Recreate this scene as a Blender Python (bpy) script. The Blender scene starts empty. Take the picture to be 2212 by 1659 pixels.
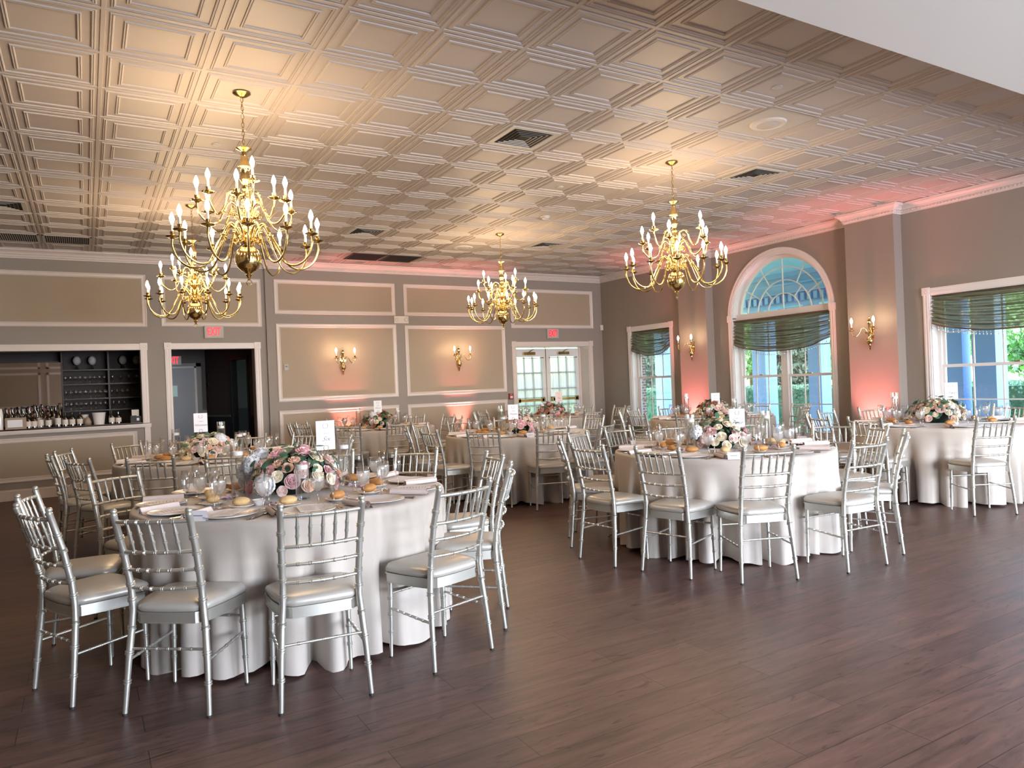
import bpy, math, random
from mathutils import Vector, Matrix, Euler
random.seed(7)
PI = math.pi
scn = bpy.context.scene
COL = scn.collection
R = math.radians
sin, cos = math.sin, math.cos
ORD = ['first','second','third','fourth','fifth','sixth','seventh','eighth','ninth','tenth','eleventh','twelfth','thirteenth','fourteenth','fifteenth','sixteenth','seventeenth','eighteenth','nineteenth','twentieth']
FW, FH, FPX = 2212, 1659, 1569.24
CAM = Vector((-0.1648, -4.7057, 1.39))
CROT = Euler((1.5703, 0.0401, -0.531), 'XYZ')
CM = CROT.to_matrix()
def px(p):
    d = CM.transposed() @ (Vector(p) - CAM)
    return (FW/2 + FPX*d.x/-d.z, FH/2 - FPX*d.y/-d.z, -d.z)
CEIL = 3.6236; WY = 7.86; WX = 9.53; WL = -5.2; WF = -9.0

# ------------------------------------------------------------------ materials
def mat(name, color, rough=.5, metal=0, spec=.5, emit=None, estr=0, trans=0, ior=1.45, coat=0, sheen=0, noise=None, bump=None, alpha=None):
    m = bpy.data.materials.new(name); m.use_nodes = True
    nt = m.node_tree; b = nt.nodes['Principled BSDF']
    b.inputs['Base Color'].default_value = (*color, 1)
    b.inputs['Roughness'].default_value = rough; b.inputs['Metallic'].default_value = metal
    b.inputs['Specular IOR Level'].default_value = spec; b.inputs['IOR'].default_value = ior
    b.inputs['Transmission Weight'].default_value = trans; b.inputs['Coat Weight'].default_value = coat
    b.inputs['Sheen Weight'].default_value = sheen
    if emit: b.inputs['Emission Color'].default_value = (*emit, 1); b.inputs['Emission Strength'].default_value = estr
    if noise or bump:
        tc = nt.nodes.new('ShaderNodeTexCoord')
    if noise:
        sc, amt = noise[:2]; str_ = noise[2] if len(noise) > 2 else (1, 1, 1)
        mp = nt.nodes.new('ShaderNodeMapping'); mp.inputs['Scale'].default_value = str_
        n = nt.nodes.new('ShaderNodeTexNoise'); n.inputs['Scale'].default_value = sc; n.inputs['Detail'].default_value = 4
        mx = nt.nodes.new('ShaderNodeMix'); mx.data_type = 'RGBA'
        mx.inputs['A'].default_value = (*[c*(1-amt) for c in color], 1); mx.inputs['B'].default_value = (*[min(1, c*(1+amt)) for c in color], 1)
        nt.links.new(tc.outputs['Object'], mp.inputs[0]); nt.links.new(mp.outputs[0], n.inputs['Vector'])
        nt.links.new(n.outputs['Fac'], mx.inputs['Factor']); nt.links.new(mx.outputs['Result'], b.inputs['Base Color'])
    if bump:
        sc, st = bump
        n = nt.nodes.new('ShaderNodeTexNoise'); n.inputs['Scale'].default_value = sc; n.inputs['Detail'].default_value = 3
        bp = nt.nodes.new('ShaderNodeBump'); bp.inputs['Strength'].default_value = st; bp.inputs['Distance'].default_value = .01
        nt.links.new(tc.outputs['Object'], n.inputs['Vector']); nt.links.new(n.outputs['Fac'], bp.inputs['Height']); nt.links.new(bp.outputs[0], b.inputs['Normal'])
    return m
def glassmat(name, tint=(1, 1, 1), base=.08, edge=.95, rough=.04):
    m = bpy.data.materials.new(name); m.use_nodes = True; nt = m.node_tree; nt.nodes.clear()
    o = nt.nodes.new('ShaderNodeOutputMaterial'); t = nt.nodes.new('ShaderNodeBsdfTransparent'); g = nt.nodes.new('ShaderNodeBsdfGlossy')
    t.inputs[0].default_value = (*tint, 1); g.inputs['Roughness'].default_value = rough
    lw = nt.nodes.new('ShaderNodeLayerWeight'); lw.inputs['Blend'].default_value = .35
    mr = nt.nodes.new('ShaderNodeMapRange'); mr.inputs['To Min'].default_value = base; mr.inputs['To Max'].default_value = edge
    mx = nt.nodes.new('ShaderNodeMixShader')
    nt.links.new(lw.outputs['Facing'], mr.inputs['Value']); nt.links.new(mr.outputs[0], mx.inputs[0])
    nt.links.new(t.outputs[0], mx.inputs[1]); nt.links.new(g.outputs[0], mx.inputs[2]); nt.links.new(mx.outputs[0], o.inputs[0])
    return m
def sheermat(name, color, transp=.3, transl=.5):
    m = bpy.data.materials.new(name); m.use_nodes = True; nt = m.node_tree; nt.nodes.clear()
    o = nt.nodes.new('ShaderNodeOutputMaterial'); t = nt.nodes.new('ShaderNodeBsdfTransparent')
    d = nt.nodes.new('ShaderNodeBsdfDiffuse'); tl = nt.nodes.new('ShaderNodeBsdfTranslucent')
    d.inputs[0].default_value = (*color, 1); tl.inputs[0].default_value = (*color, 1)
    a = nt.nodes.new('ShaderNodeMixShader'); a.inputs[0].default_value = transl
    b = nt.nodes.new('ShaderNodeMixShader'); b.inputs[0].default_value = transp
    nt.links.new(d.outputs[0], a.inputs[1]); nt.links.new(tl.outputs[0], a.inputs[2])
    nt.links.new(a.outputs[0], b.inputs[1]); nt.links.new(t.outputs[0], b.inputs[2]); nt.links.new(b.outputs[0], o.inputs[0])
    return m
M = {}
M['wall'] = mat('wall_taupe', (.285, .245, .218), .6, bump=(260, .12), noise=(3, .03))
M['tan'] = mat('wall_panel_tan', (.37, .292, .215), .6, bump=(240, .12), noise=(3, .03))
M['trim'] = mat('trim_white', (.66, .58, .54), .35)
M['crown'] = mat('crown_white', (.64, .56, .53), .4)
M['ceil'] = mat('ceiling_tile', (.49, .435, .405), .5, spec=.35)
M['ceilflat'] = mat('ceiling_tile_plain', (.50, .46, .42), .5)
M['white'] = mat('white_paint', (.78, .77, .75), .5, bump=(6, .1))
M['winwhite'] = mat('window_white', (.72, .70, .70), .35)
M['silver'] = mat('chair_silver', (.56, .555, .51), .36, metal=.75)
M['rubber'] = mat('foot_rubber', (.03, .03, .03), .5)
M['cushion'] = mat('silver_vinyl', (.52, .50, .46), .34, metal=.3, bump=(30, .08))
M['cloth'] = mat('ivory_cloth', (.54, .485, .435), .75, sheen=.3, bump=(500, .1))
M['napkin'] = mat('blush_napkin', (.76, .65, .61), .8)
M['china'] = mat('white_china', (.80, .77, .76), .15)
M['paper'] = mat('card_paper', (.80, .79, .84), .6)
M['paperpink'] = mat('card_paper_blush', (.74, .60, .58), .6)
M['ink'] = mat('card_ink', (.18, .18, .24), .7)
M['ribbon'] = mat('iridescent_ribbon', (.60, .48, .66), .4)
M['bread'] = mat('bread_crust', (.52, .25, .08), .55, noise=(14, .45), bump=(40, .3))
M['breadpale'] = mat('bread_crust_pale', (.66, .45, .22), .6, noise=(16, .35), bump=(40, .3))
M['steel'] = mat('cutlery_steel', (.5, .5, .5), .18, metal=1)
M['glass'] = glassmat('clear_glass')
M['wglass'] = glassmat('window_glass', base=.03, edge=.5, rough=.02)
M['dglass'] = glassmat('dark_bottle_glass', tint=(.03, .05, .03), base=.12, edge=.7)
M['aglass'] = glassmat('amber_bottle_glass', tint=(.35, .14, .03), base=.1, edge=.7)
M['water'] = sheermat('iced_water', (.95, .97, .98), .66, .6)
M['vwater'] = glassmat('vase_water', tint=(.96, .98, .98), base=.03, edge=.30, rough=.04)
M['wax'] = mat('white_wax', (.86, .86, .88), .4, emit=(1, 1, 1), estr=0)
M['brass'] = mat('polished_brass', (.74, .56, .25), .12, metal=1)
M['brassdark'] = mat('aged_brass', (.42, .30, .12), .25, metal=1)
M['candle'] = mat('candle_sleeve', (.85, .78, .66), .5)
M['bulb'] = mat('lit_bulb', (1, .9, .7), .3, emit=(1, .78, .48), estr=38)
M['dark'] = mat('near_black', (.012, .011, .012), .5)
M['black'] = mat('vent_black', (.004, .004, .004), .7)
M['soot'] = mat('sooty_grey', (.07, .065, .07), .8)
M['ventgrey'] = mat('vent_paint', (.50, .47, .44), .45)
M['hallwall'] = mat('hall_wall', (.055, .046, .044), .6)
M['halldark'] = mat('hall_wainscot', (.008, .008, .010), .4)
M['doorgrey'] = mat('hall_door_grey', (.12, .13, .16), .4)
M['shelf'] = mat('shelf_mahogany', (.025, .009, .008), .4)
M['shelfback'] = mat('shelf_backing', (.03, .021, .02), .6)
M['counter'] = mat('counter_mahogany', (.06, .02, .018), .25)
M['mirror'] = mat('mirror_glass', (.8, .8, .8), .02, metal=1)
M['redsign'] = mat('exit_red', (.9, .02, .03), .4, emit=(1, .01, .03), estr=1.0)
M['signbody'] = mat('exit_housing', (.42, .40, .36), .5)
M['redbox'] = mat('alarm_red', (.28, .02, .03), .4)
M['plastic'] = mat('pale_plastic', (.66, .60, .55), .4)
M['sheer'] = sheermat('sheer_curtain', (.50, .48, .45), .08, .55)
M['shade'] = sheermat('olive_sheer_shade', (.30, .29, .21), .20, .42)
M['shadehem'] = mat('shade_binding', (.12, .07, .05), .7)
M['bead'] = mat('glass_bead', (.8, .85, .9), .08, metal=.6)
M['label'] = mat('bottle_label', (.72, .66, .60), .6)
M['labelblue'] = mat('posted_notice', (.55, .85, .85), .6)
M['carton'] = mat('kraft_board', (.34, .26, .20), .7)
M['porchblueshade'] = mat('porch_white_blue_shade', (.36, .54, .86), .5)  # white woodwork; the blue of its shade is put into the base colour
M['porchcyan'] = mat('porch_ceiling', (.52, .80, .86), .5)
M['lawn'] = mat('lawn', (.20, .42, .07), .9, noise=(3, .4))
M['path'] = mat('porch_floor', (.35, .33, .32), .8)
M['leafdark'] = mat('conifer_leaf', (.02, .05, .03), .7)
M['leafmid'] = mat('hedge_leaf', (.06, .17, .09), .6)
M['leafbright'] = mat('tree_leaf', (.15, .30, .12), .6, noise=(1.5, .5))
M['bark'] = mat('bark', (.12, .08, .06), .9)
M['rosepink'] = mat('rose_pink', (.82, .53, .56), .6)
M['roseblush'] = mat('rose_blush', (.84, .66, .62), .6)
M['rosecream'] = mat('rose_cream', (.86, .78, .62), .6)
M['rosepeach'] = mat('rose_peach', (.84, .56, .42), .6)
M['hydra'] = mat('hydrangea_white', (.78, .80, .84), .7, noise=(60, .2))
M['green'] = mat('eucalyptus_green', (.05, .13, .08), .5, noise=(8, .3))
M['rust'] = mat('rust_bloom', (.50, .20, .13), .6)
M['soil'] = mat('dark_greenery', (.015, .03, .018), .8)
M['lampred'] = mat('uplight_lens', (.9, .3, .2), .4, emit=(1, .15, .08), estr=6)
# bricks
def brickmat():
    m = bpy.data.materials.new('brick'); m.use_nodes = True; nt = m.node_tree; b = nt.nodes['Principled BSDF']
    tc = nt.nodes.new('ShaderNodeTexCoord'); mp = nt.nodes.new('ShaderNodeMapping'); mp.inputs['Rotation'].default_value = (R(90), 0, 0)
    br = nt.nodes.new('ShaderNodeTexBrick'); br.inputs['Color1'].default_value = (.16, .06, .05, 1); br.inputs['Color2'].default_value = (.22, .09, .07, 1)
    br.inputs['Mortar'].default_value = (.6, .58, .55, 1); br.inputs['Scale'].default_value = 4.5; br.inputs['Mortar Size'].default_value = .04
    nt.links.new(tc.outputs['Object'], mp.inputs[0]); nt.links.new(mp.outputs[0], br.inputs['Vector']); nt.links.new(br.outputs['Color'], b.inputs['Base Color'])
    b.inputs['Roughness'].default_value = .8
    return m
M['brick'] = brickmat()
def floormat():
    m = bpy.data.materials.new('floor_planks'); m.use_nodes = True; nt = m.node_tree; b = nt.nodes['Principled BSDF']
    N = nt.nodes.new; L = nt.links.new
    tc = N('ShaderNodeTexCoord')
    br = N('ShaderNodeTexBrick'); br.offset = .37; br.inputs['Scale'].default_value = 1; br.inputs['Brick Width'].default_value = 1.25; br.inputs['Row Height'].default_value = .185
    br.inputs['Mortar Size'].default_value = .0018; br.inputs['Mortar Smooth'].default_value = .2
    br.inputs['Color1'].default_value = (.098, .054, .046, 1); br.inputs['Color2'].default_value = (.128, .072, .060, 1); br.inputs['Mortar'].default_value = (.018, .010, .010, 1)
    L(tc.outputs['Object'], br.inputs['Vector'])
    mp = N('ShaderNodeMapping'); mp.inputs['Scale'].default_value = (1.1, 9, 1); L(tc.outputs['Object'], mp.inputs[0])
    n = N('ShaderNodeTexNoise'); n.inputs['Scale'].default_value = 2.2; n.inputs['Detail'].default_value = 7; n.inputs['Roughness'].default_value = .65; n.inputs['Distortion'].default_value = .6
    L(mp.outputs[0], n.inputs['Vector'])
    cr = N('ShaderNodeValToRGB'); cr.color_ramp.elements[0].position = .3; cr.color_ramp.elements[0].color = (.48, .47, .47, 1); cr.color_ramp.elements[1].position = .72; cr.color_ramp.elements[1].color = (1.5, 1.44, 1.38, 1)
    L(n.outputs['Fac'], cr.inputs[0])
    mu = N('ShaderNodeMix'); mu.data_type = 'RGBA'; mu.blend_type = 'MULTIPLY'; mu.inputs['Factor'].default_value = 1
    L(br.outputs['Color'], mu.inputs['A']); L(cr.outputs[0], mu.inputs['B'])
    # knots and dark grain streaks
    mp2 = N('ShaderNodeMapping'); mp2.inputs['Scale'].default_value = (2.5, 14, 1); L(tc.outputs['Object'], mp2.inputs[0])
    n2 = N('ShaderNodeTexNoise'); n2.inputs['Scale'].default_value = 2.0; n2.inputs['Detail'].default_value = 5; n2.inputs['Distortion'].default_value = 1.6; L(mp2.outputs[0], n2.inputs['Vector'])
    cr2 = N('ShaderNodeValToRGB'); cr2.color_ramp.elements[0].position = .60; cr2.color_ramp.elements[0].color = (1, 1, 1, 1); cr2.color_ramp.elements[1].position = .70; cr2.color_ramp.elements[1].color = (.45, .42, .42, 1)
    L(n2.outputs['Fac'], cr2.inputs[0])
    mu2 = N('ShaderNodeMix'); mu2.data_type = 'RGBA'; mu2.blend_type = 'MULTIPLY'; mu2.inputs['Factor'].default_value = 1
    L(mu.outputs['Result'], mu2.inputs['A']); L(cr2.outputs[0], mu2.inputs['B']); L(mu2.outputs['Result'], b.inputs['Base Color'])
    mr = N('ShaderNodeMapRange'); mr.inputs['To Min'].default_value = .34; mr.inputs['To Max'].default_value = .50; L(n.outputs['Fac'], mr.inputs['Value']); L(mr.outputs[0], b.inputs['Roughness'])
    bp = N('ShaderNodeBump'); bp.inputs['Strength'].default_value = .12; bp.inputs['Distance'].default_value = .004; L(n.outputs['Fac'], bp.inputs['Height']); L(bp.outputs[0], b.inputs['Normal'])
    b.inputs['Specular IOR Level'].default_value = .5
    return m
M['floor'] = floormat()

# ------------------------------------------------------------------ mesh builder
class MB:
    def __init__(s): s.v = []; s.f = []; s.m = []
    def face(s, idx, m=0): s.f.append(tuple(idx)); s.m.append(m)
    def box(s, x0, x1, y0, y1, z0, z1, m=0, rot=None, at=None):
        if x0 > x1: x0, x1 = x1, x0
        if y0 > y1: y0, y1 = y1, y0
        b = len(s.v); P = [(x0, y0, z0), (x1, y0, z0), (x1, y1, z0), (x0, y1, z0), (x0, y0, z1), (x1, y0, z1), (x1, y1, z1), (x0, y1, z1)]
        if rot is not None: P = [tuple(rot @ Vector(p) + (Vector(at) if at else Vector((0, 0, 0)))) for p in P]
        s.v += P
        for q in ((0, 3, 2, 1), (4, 5, 6, 7), (0, 1, 5, 4), (1, 2, 6, 5), (2, 3, 7, 6), (3, 0, 4, 7)): s.face([b+i for i in q], m)
        return s
    def lathe(s, prof, n=24, at=(0, 0, 0), m=0, rot=None, caps=False, sx=1, sy=1):
        b = len(s.v); at = Vector(at)
        for (r, z) in prof:
            for k in range(n):
                a = 2*PI*k/n; p = Vector((r*cos(a)*sx, r*sin(a)*sy, z))
                if rot is not None: p = rot @ p
                s.v.append(tuple(p+at))
        for i in range(len(prof)-1):
            for k in range(n):
                k2 = (k+1) % n
                s.face([b+i*n+k, b+i*n+k2, b+(i+1)*n+k2, b+(i+1)*n+k], m)
        if caps or prof[0][0] > 1e-4 and caps: pass
        if caps:
            s.face([b+k for k in range(n)][::-1], m); s.face([b+(len(prof)-1)*n+k for k in range(n)], m)
        return s
    def tube(s, pts, rad, n=8, m=0, cap=True, closed=False, mfun=None):
        P = [Vector(p) for p in pts]; N = len(P)
        if not hasattr(rad, '__len__'): rad = [rad]*N
        T = []
        for i in range(N):
            if closed: t = P[(i+1) % N]-P[i-1]
            else: t = P[min(i+1, N-1)]-P[max(i-1, 0)]
            if t.length < 1e-9: t = Vector((0, 0, 1))
            T.append(t.normalized())
        up = Vector((0, 0, 1)) if abs(T[0].z) < .9 else Vector((0, 1, 0))
        u = (up - T[0]*up.dot(T[0])).normalized(); b = len(s.v)
        for i in range(N):
            u = u - T[i]*u.dot(T[i])
            if u.length < 1e-6: u = T[i].orthogonal()
            u.normalize(); w = T[i].cross(u)
            for k in range(n):
                a = 2*PI*k/n; s.v.append(tuple(P[i]+(u*cos(a)+w*sin(a))*rad[i]))
        for i in range(N if closed else N-1):
            j = (i+1) % N; mm = mfun(i) if mfun else m
            for k in range(n):
                k2 = (k+1) % n; s.face([b+i*n+k, b+i*n+k2, b+j*n+k2, b+j*n+k], mm)
        if cap and not closed:
            s.face([b+k for k in range(n)][::-1], mfun(0) if mfun else m); s.face([b+(N-1)*n+k for k in range(n)], m)
        return s
    def prism(s, poly, z0, z1, m=0):
        b = len(s.v); n = len(poly)
        s.v += [(x, y, z0) for x, y in poly]+[(x, y, z1) for x, y in poly]
        s.face([b+i for i in range(n)][::-1], m); s.face([b+n+i for i in range(n)], m)
        for i in range(n):
            j = (i+1) % n; s.face([b+i, b+j, b+n+j, b+n+i], m)
        return s
    def blob(s, c, r, nu=12, nv=8, m=0, sc=(1, 1, 1), f=None):
        prof = []
        b = len(s.v)
        for i in range(nv+1):
            ph = PI*i/nv
            for k in range(nu):
                a = 2*PI*k/nu; d = Vector((sin(ph)*cos(a), sin(ph)*sin(a), -cos(ph))); rr = r*(f(d) if f else 1)
                s.v.append((c[0]+d.x*rr*sc[0], c[1]+d.y*rr*sc[1], c[2]+d.z*rr*sc[2]))
        for i in range(nv):
            for k in range(nu):
                k2 = (k+1) % nu; s.face([b+i*nu+k, b+i*nu+k2, b+(i+1)*nu+k2, b+(i+1)*nu+k], m)
        return s
    def quad(s, a, b_, c, d, m=0):
        b = len(s.v); s.v += [tuple(a), tuple(b_), tuple(c), tuple(d)]; s.face([b, b+1, b+2, b+3], m); return s
    def xf(s, mtx):
        s.v = [tuple(mtx @ Vector(p)) for p in s.v]; return s
    def mesh(s, name, mats, smooth=False):
        me = bpy.data.meshes.new(name); me.from_pydata(s.v, [], s.f)
        for m_ in (mats if isinstance(mats, (list, tuple)) else [mats]): me.materials.append(m_)
        me.polygons.foreach_set('material_index', s.m)
        if smooth:
            me.polygons.foreach_set('use_smooth', [True]*len(s.f))
            if smooth != 'all': me.set_sharp_from_angle(angle=R(smooth if not isinstance(smooth, bool) else 40))
        me.update(); return me
    def build(s, name, mats, parent=None, smooth=False, loc=(0, 0, 0), rz=0):
        return link(name, s.mesh(name, mats, smooth), parent, loc, rz)
def link(name, me, parent=None, loc=(0, 0, 0), rz=0):
    o = bpy.data.objects.new(name, me); COL.objects.link(o); o.location = loc; o.rotation_euler = (0, 0, rz)
    if parent: o.parent = parent
    return o
def tag(o, label=None, cat=None, group=None, kind=None):
    if label: o['label'] = label
    if cat: o['category'] = cat
    if group: o['group'] = group
    if kind: o['kind'] = kind
    return o
def empty(name, loc, rz=0):
    o = bpy.data.objects.new(name, None); COL.objects.link(o); o.location = loc; o.rotation_euler = (0, 0, rz); o.empty_display_size = .1; return o
def struct(o, label=None):
    o['kind'] = 'structure'
    if label: o['label'] = label
    return o
def copy_tree(o, parent=None):
    c = o.copy(); COL.objects.link(c); c.parent = parent
    for ch in list(o.children): copy_tree(ch, c)
    return c
PROTO = {}
def proto(key, fn):
    """the first call hands out the thing itself, later calls a copy of it and of its parts"""
    if key not in PROTO:
        PROTO[key] = fn(); return PROTO[key]
    return copy_tree(PROTO[key])
def text(name, body, size, loc, rot, m, parent=None, shear=0, extrude=.0004, spacing=1, align='CENTER', sx=1, offset=0):
    c = bpy.data.curves.new(name, 'FONT'); c.body = body; c.size = size; c.align_x = align; c.align_y = 'CENTER'; c.shear = shear
    c.extrude = extrude; c.space_character = spacing; c.resolution_u = 3; c.offset = offset; c.materials.append(m)
    o = bpy.data.objects.new(name, c); COL.objects.link(o); o.location = loc; o.rotation_euler = rot; o.scale = (sx, 1, 1)
    bpy.context.view_layer.update(); me = bpy.data.meshes.new_from_object(o.evaluated_get(bpy.context.evaluated_depsgraph_get())); me.name = name
    bpy.data.objects.remove(o); bpy.data.curves.remove(c)
    o = bpy.data.objects.new(name, me); COL.objects.link(o); o.location = loc; o.rotation_euler = rot; o.scale = (sx, 1, 1)
    if parent: o.parent = parent
    return o

# ------------------------------------------------------------------ camera
cam = bpy.data.cameras.new('camera'); cam.sensor_width = 36; cam.lens = FPX/FW*36; cam.clip_end = 200
co = bpy.data.objects.new('camera', cam); COL.objects.link(co); co.location = CAM; co.rotation_euler = CROT; scn.camera = co

# ------------------------------------------------------------------ floor, ceiling
struct(MB().box(WL-.2, WX, WF-.2, WY, -.1, 0).build('floor', M['floor']))
G = .61; BEAM = -2.13
flat_cells = {(5, 1): 'v', (8, -1): 's', (10, 1): 'v', (5, 8): 'v', (10, 8): 'v', (-2, 8): 'v', (6, 11): 'r', (7, 11): 'r', (-2, 11): 'g', (-1, 11): 'g', (8, 9): 's'}
cb = MB()
RING = [(.305, -.005), (.293, -.005), (.291, 0), (.272, .0), (.268, -.0065), (.262, -.0065), (.260, -.002), (.254, -.0075), (.248, -.0065), (.244, .001), (.196, .001), (.192, -.0065), (.186, -.006), (.184, -.002), (.178, -.0065), (.173, -.0055), (.169, .002)]
for i in range(-9, 16):
    for j in range(-4, 13):
        x0, x1, y0, y1 = i*G, (i+1)*G, j*G, (j+1)*G
        if x0 >= WX or y0 >= WY or x1 <= WL or y1 < BEAM: continue
        cx, cy = (x0+x1)/2, (y0+y1)/2
        if (i, j) in flat_cells:
            rings = [(.305, -.007), (.294, -.007), (.292, 0)]; mi = 1
        else: rings = RING; mi = 0
        b = len(cb.v)
        for (r, z) in rings:
            for (sx, sy) in ((-1, -1), (1, -1), (1, 1), (-1, 1)):
                cb.v.append((min(max(cx+sx*r, WL), WX), min(max(cy+sy*r, BEAM-.3), WY), CEIL+z))
        for q in range(len(rings)-1):
            for k in range(4):
                k2 = (k+1) % 4; cb.face([b+q*4+k, b+(q+1)*4+k, b+(q+1)*4+k2, b+q*4+k2], 0 if q < 2 else mi)
        e = b+(len(rings)-1)*4; cb.face([e, e+3, e+2, e+1], mi)
# solid backing so that no light leaks
cb.box(WL, WX, BEAM-.3, WY, CEIL+.03, CEIL+.08)
struct(cb.build('ceiling', [M['ceil'], M['ceilflat']]), 'cream pressed-pattern suspended tile ceiling')
struct(MB().box(WL, WX, WF, BEAM, 3.3, CEIL+.08).build('beam', M['white']), 'white plaster soffit along the camera side of the tile ceiling')

# ------------------------------------------------------------------ walls
def wall_with_holes(name, axis, p0, p1, a0, a1, z1, holes, m, zb=0):
    """axis 'y': wall lies in the XZ plane between Y p0..p1; holes (lo, hi, zlo, zhi)."""
    b = MB(); cuts = sorted(set([a0, a1]+[h[0] for h in holes]+[h[1] for h in holes]))
    for lo, hi in zip(cuts, cuts[1:]):
        mid = (lo+hi)/2; hs = sorted([(h[2], h[3]) for h in holes if h[0] <= mid <= h[1]]); z = zb
        segs = []
        for (zl, zh) in hs:
            if zl > z: segs.append((z, zl))
            z = zh
        if z < z1: segs.append((z, z1))
        for (zl, zh) in segs:
            if axis == 'y': b.box(lo, hi, p0, p1, zl, zh)
            else: b.box(p0, p1, lo, hi, zl, zh)
    return struct(b.build(name, m))
WYL = WY+.05   # the bar side of the back wall stands a little farther back
STEP = 2.49
wall_with_holes('wall_back', 'y', WYL, WYL+.22, WL, STEP, CEIL, [(-3.3, .585, 1.01, 2.14), (1.03, 2.285, 0, 2.145)], M['wall'])
struct(MB().box(WL, STEP, WYL, WYL+.001, 0, .001).build('trim_0', M['wall'])) if False else None
wall_with_holes('wall_back_right', 'y', WY, WY+.27, STEP, WX+.3, CEIL, [(7.335, 9.15, 0, 2.13)], M['wall'])
# right wall with three windows seen and two more towards the camera side
ARY0, ARY1, ARZ = 2.28, 4.18, 2.37
WIN1 = (5.76, 6.90, .45, 2.36); WIN3 = (-1.15, .77, .45, 2.34); WIN4 = (-5.6, -3.5, .45, 2.34)
b = MB()
holes = [(WIN1[0], WIN1[1], WIN1[2], WIN1[3]), (ARY0, ARY1, .35, CEIL+9), (WIN3[0], WIN3[1], WIN3[2], WIN3[3]), (WIN4[0], WIN4[1], WIN4[2], WIN4[3])]
cuts = sorted(set([WF, WY+.3]+[h[0] for h in holes]+[h[1] for h in holes]))
for lo, hi in zip(cuts, cuts[1:]):
    mid = (lo+hi)/2; h = [q for q in holes if q[0] <= mid <= q[1]]
    if not h: b.box(WX, WX+.2, lo, hi, 0, CEIL+.1)
    else:
        b.box(WX, WX+.2, lo, hi, 0, h[0][2])
        if h[0][3] < CEIL: b.box(WX, WX+.2, lo, hi, h[0][3], CEIL+.1)
AC = (ARY0+ARY1)/2; AR = (ARY1-ARY0)/2
NA = 28
for k in range(NA):
    a0 = PI*k/NA; a1 = PI*(k+1)/NA
    y0, z0 = AC+AR*cos(a0), ARZ+AR*sin(a0); y1, z1 = AC+AR*cos(a1), ARZ+AR*sin(a1)
    for (xa, flip) in ((WX, 0), (WX+.2, 1)):
        q = [(xa, y0, z0), (xa, y0, CEIL+.1), (xa, y1, CEIL+.1), (xa, y1, z1)]
        if flip: q = q[::-1]
        b.quad(*q)
    b.quad((WX, y0, z0), (WX, y1, z1), (WX+.2, y1, z1), (WX+.2, y0, z0))
struct(b.build('wall_right', M['wall']))
PIERS = [(4.62, 5.31), (1.13, 1.86)]
for q, (y0, y1) in enumerate(PIERS):
    struct(MB().box(WX-.18, WX, y0, y1, 0, CEIL).build('pillar_%d' % (q+1), M['wall']), 'flat taupe pier standing proud of the window wall')
struct(MB().box(WL-.2, WL, WF, WY+.3, 0, CEIL).build('wall_left', M['tan']))
FWIN = [(1.6, 3.6), (4.4, 6.4), (7.0, 9.0)]
wall_with_holes('wall_front', 'y', WF-.2, WF, WL, WX, CEIL, [(a, b_, .5, 2.7) for a, b_ in FWIN], M['tan'])

# crown moulding with dentils
def crown(name, path):
    """path: list of (x, y) along the wall foot of the crown; outward normal is to the left of travel."""
    prof = [(0, -.135), (.012, -.135), (.012, -.118), (.022, -.112), (.022, -.085), (.034, -.08), (.045, -.055), (.07, -.034), (.088, -.026), (.088, -.012), (.1, -.008), (.1, 0), (0, 0)]
    b = MB(); P = [Vector((*p, 0)) for p in path]; n = len(P)
    nor = []
    for i in range(n-1):
        t = (P[i+1]-P[i]).normalized(); nor.append(Vector((-t.y, t.x, 0)))
    K = len(prof)
    for i in range(n):
        if i == 0: mi = nor[0]
        elif i == n-1: mi = nor[-1]
        else:
            mi = nor[i-1]+nor[i]; mi = mi/(mi.dot(nor[i])) if mi.length > 1e-6 else nor[i]
        for (o, z) in prof: b.v.append(tuple(P[i]+mi*o+Vector((0, 0, CEIL+z-.004))))
    for i in range(n-1):
        for k in range(K-1): b.face([i*K+k, (i+1)*K+k, (i+1)*K+k+1, i*K+k+1])
    for i in range(n-1):
        t = (P[i+1]-P[i]); L_ = t.length; t.normalize(); d = .03
        while d < L_-.03:
            c = P[i]+t*d+nor[i]*.022; a = math.atan2(t.y, t.x)
            b.box(-.011, .011, 0, .009, CEIL-.112, CEIL-.092, rot=Matrix.Rotation(a, 3, 'Z'), at=c)
            d += .045
    return struct(b.build(name, M['crown']))
crown('trim_1', [(WX, BEAM), (WX, 1.13), (WX-.18, 1.13), (WX-.18, 1.86), (WX, 1.86), (WX, 4.62), (WX-.18, 4.62), (WX-.18, 5.31), (WX, 5.31), (WX, WY), (STEP, WY), (STEP, WYL), (WL, WYL)])
# picture frame mouldings with tan infill
tn = [10]
def panel(x0, x1, z0, z1, wy):
    tn[0] += 1; w = .068; b = MB()
    def bar(xa, xb, za, zb):
        b.box(xa, xb, wy-.016, wy, za, zb)
    for (d, t) in ((0, .016), (.018, .024), (.044, .018)):
        pass
    O = [(x0, z0), (x1, z0), (x1, z1), (x0, z1)]
    rings = [(0, 0), (0, -.014), (.010, -.018), (.022, -.012), (.048, -.010), (.056, -.016), (.068, -.008), (.068, 0)]
    K = len(rings)
    for ci, (x, z) in enumerate(O):
        sx = 1 if ci in (0, 3) else -1; sz = 1 if ci in (0, 1) else -1
        for (d, y) in rings: b.v.append((x+sx*d, wy+y, z+sz*d))
    for c in range(4):
        c2 = (c+1) % 4
        for k in range(K-1): b.face([c*K+k, c2*K+k, c2*K+k+1, c*K+k+1])
    o = struct(b.build('trim_%d' % tn[0], M['trim']))
    MB().box(x0+.06, x1-.06, wy-.003, wy+.001, z0+.06, z1-.06).build('infill', M['tan'], o)
    return o
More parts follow.
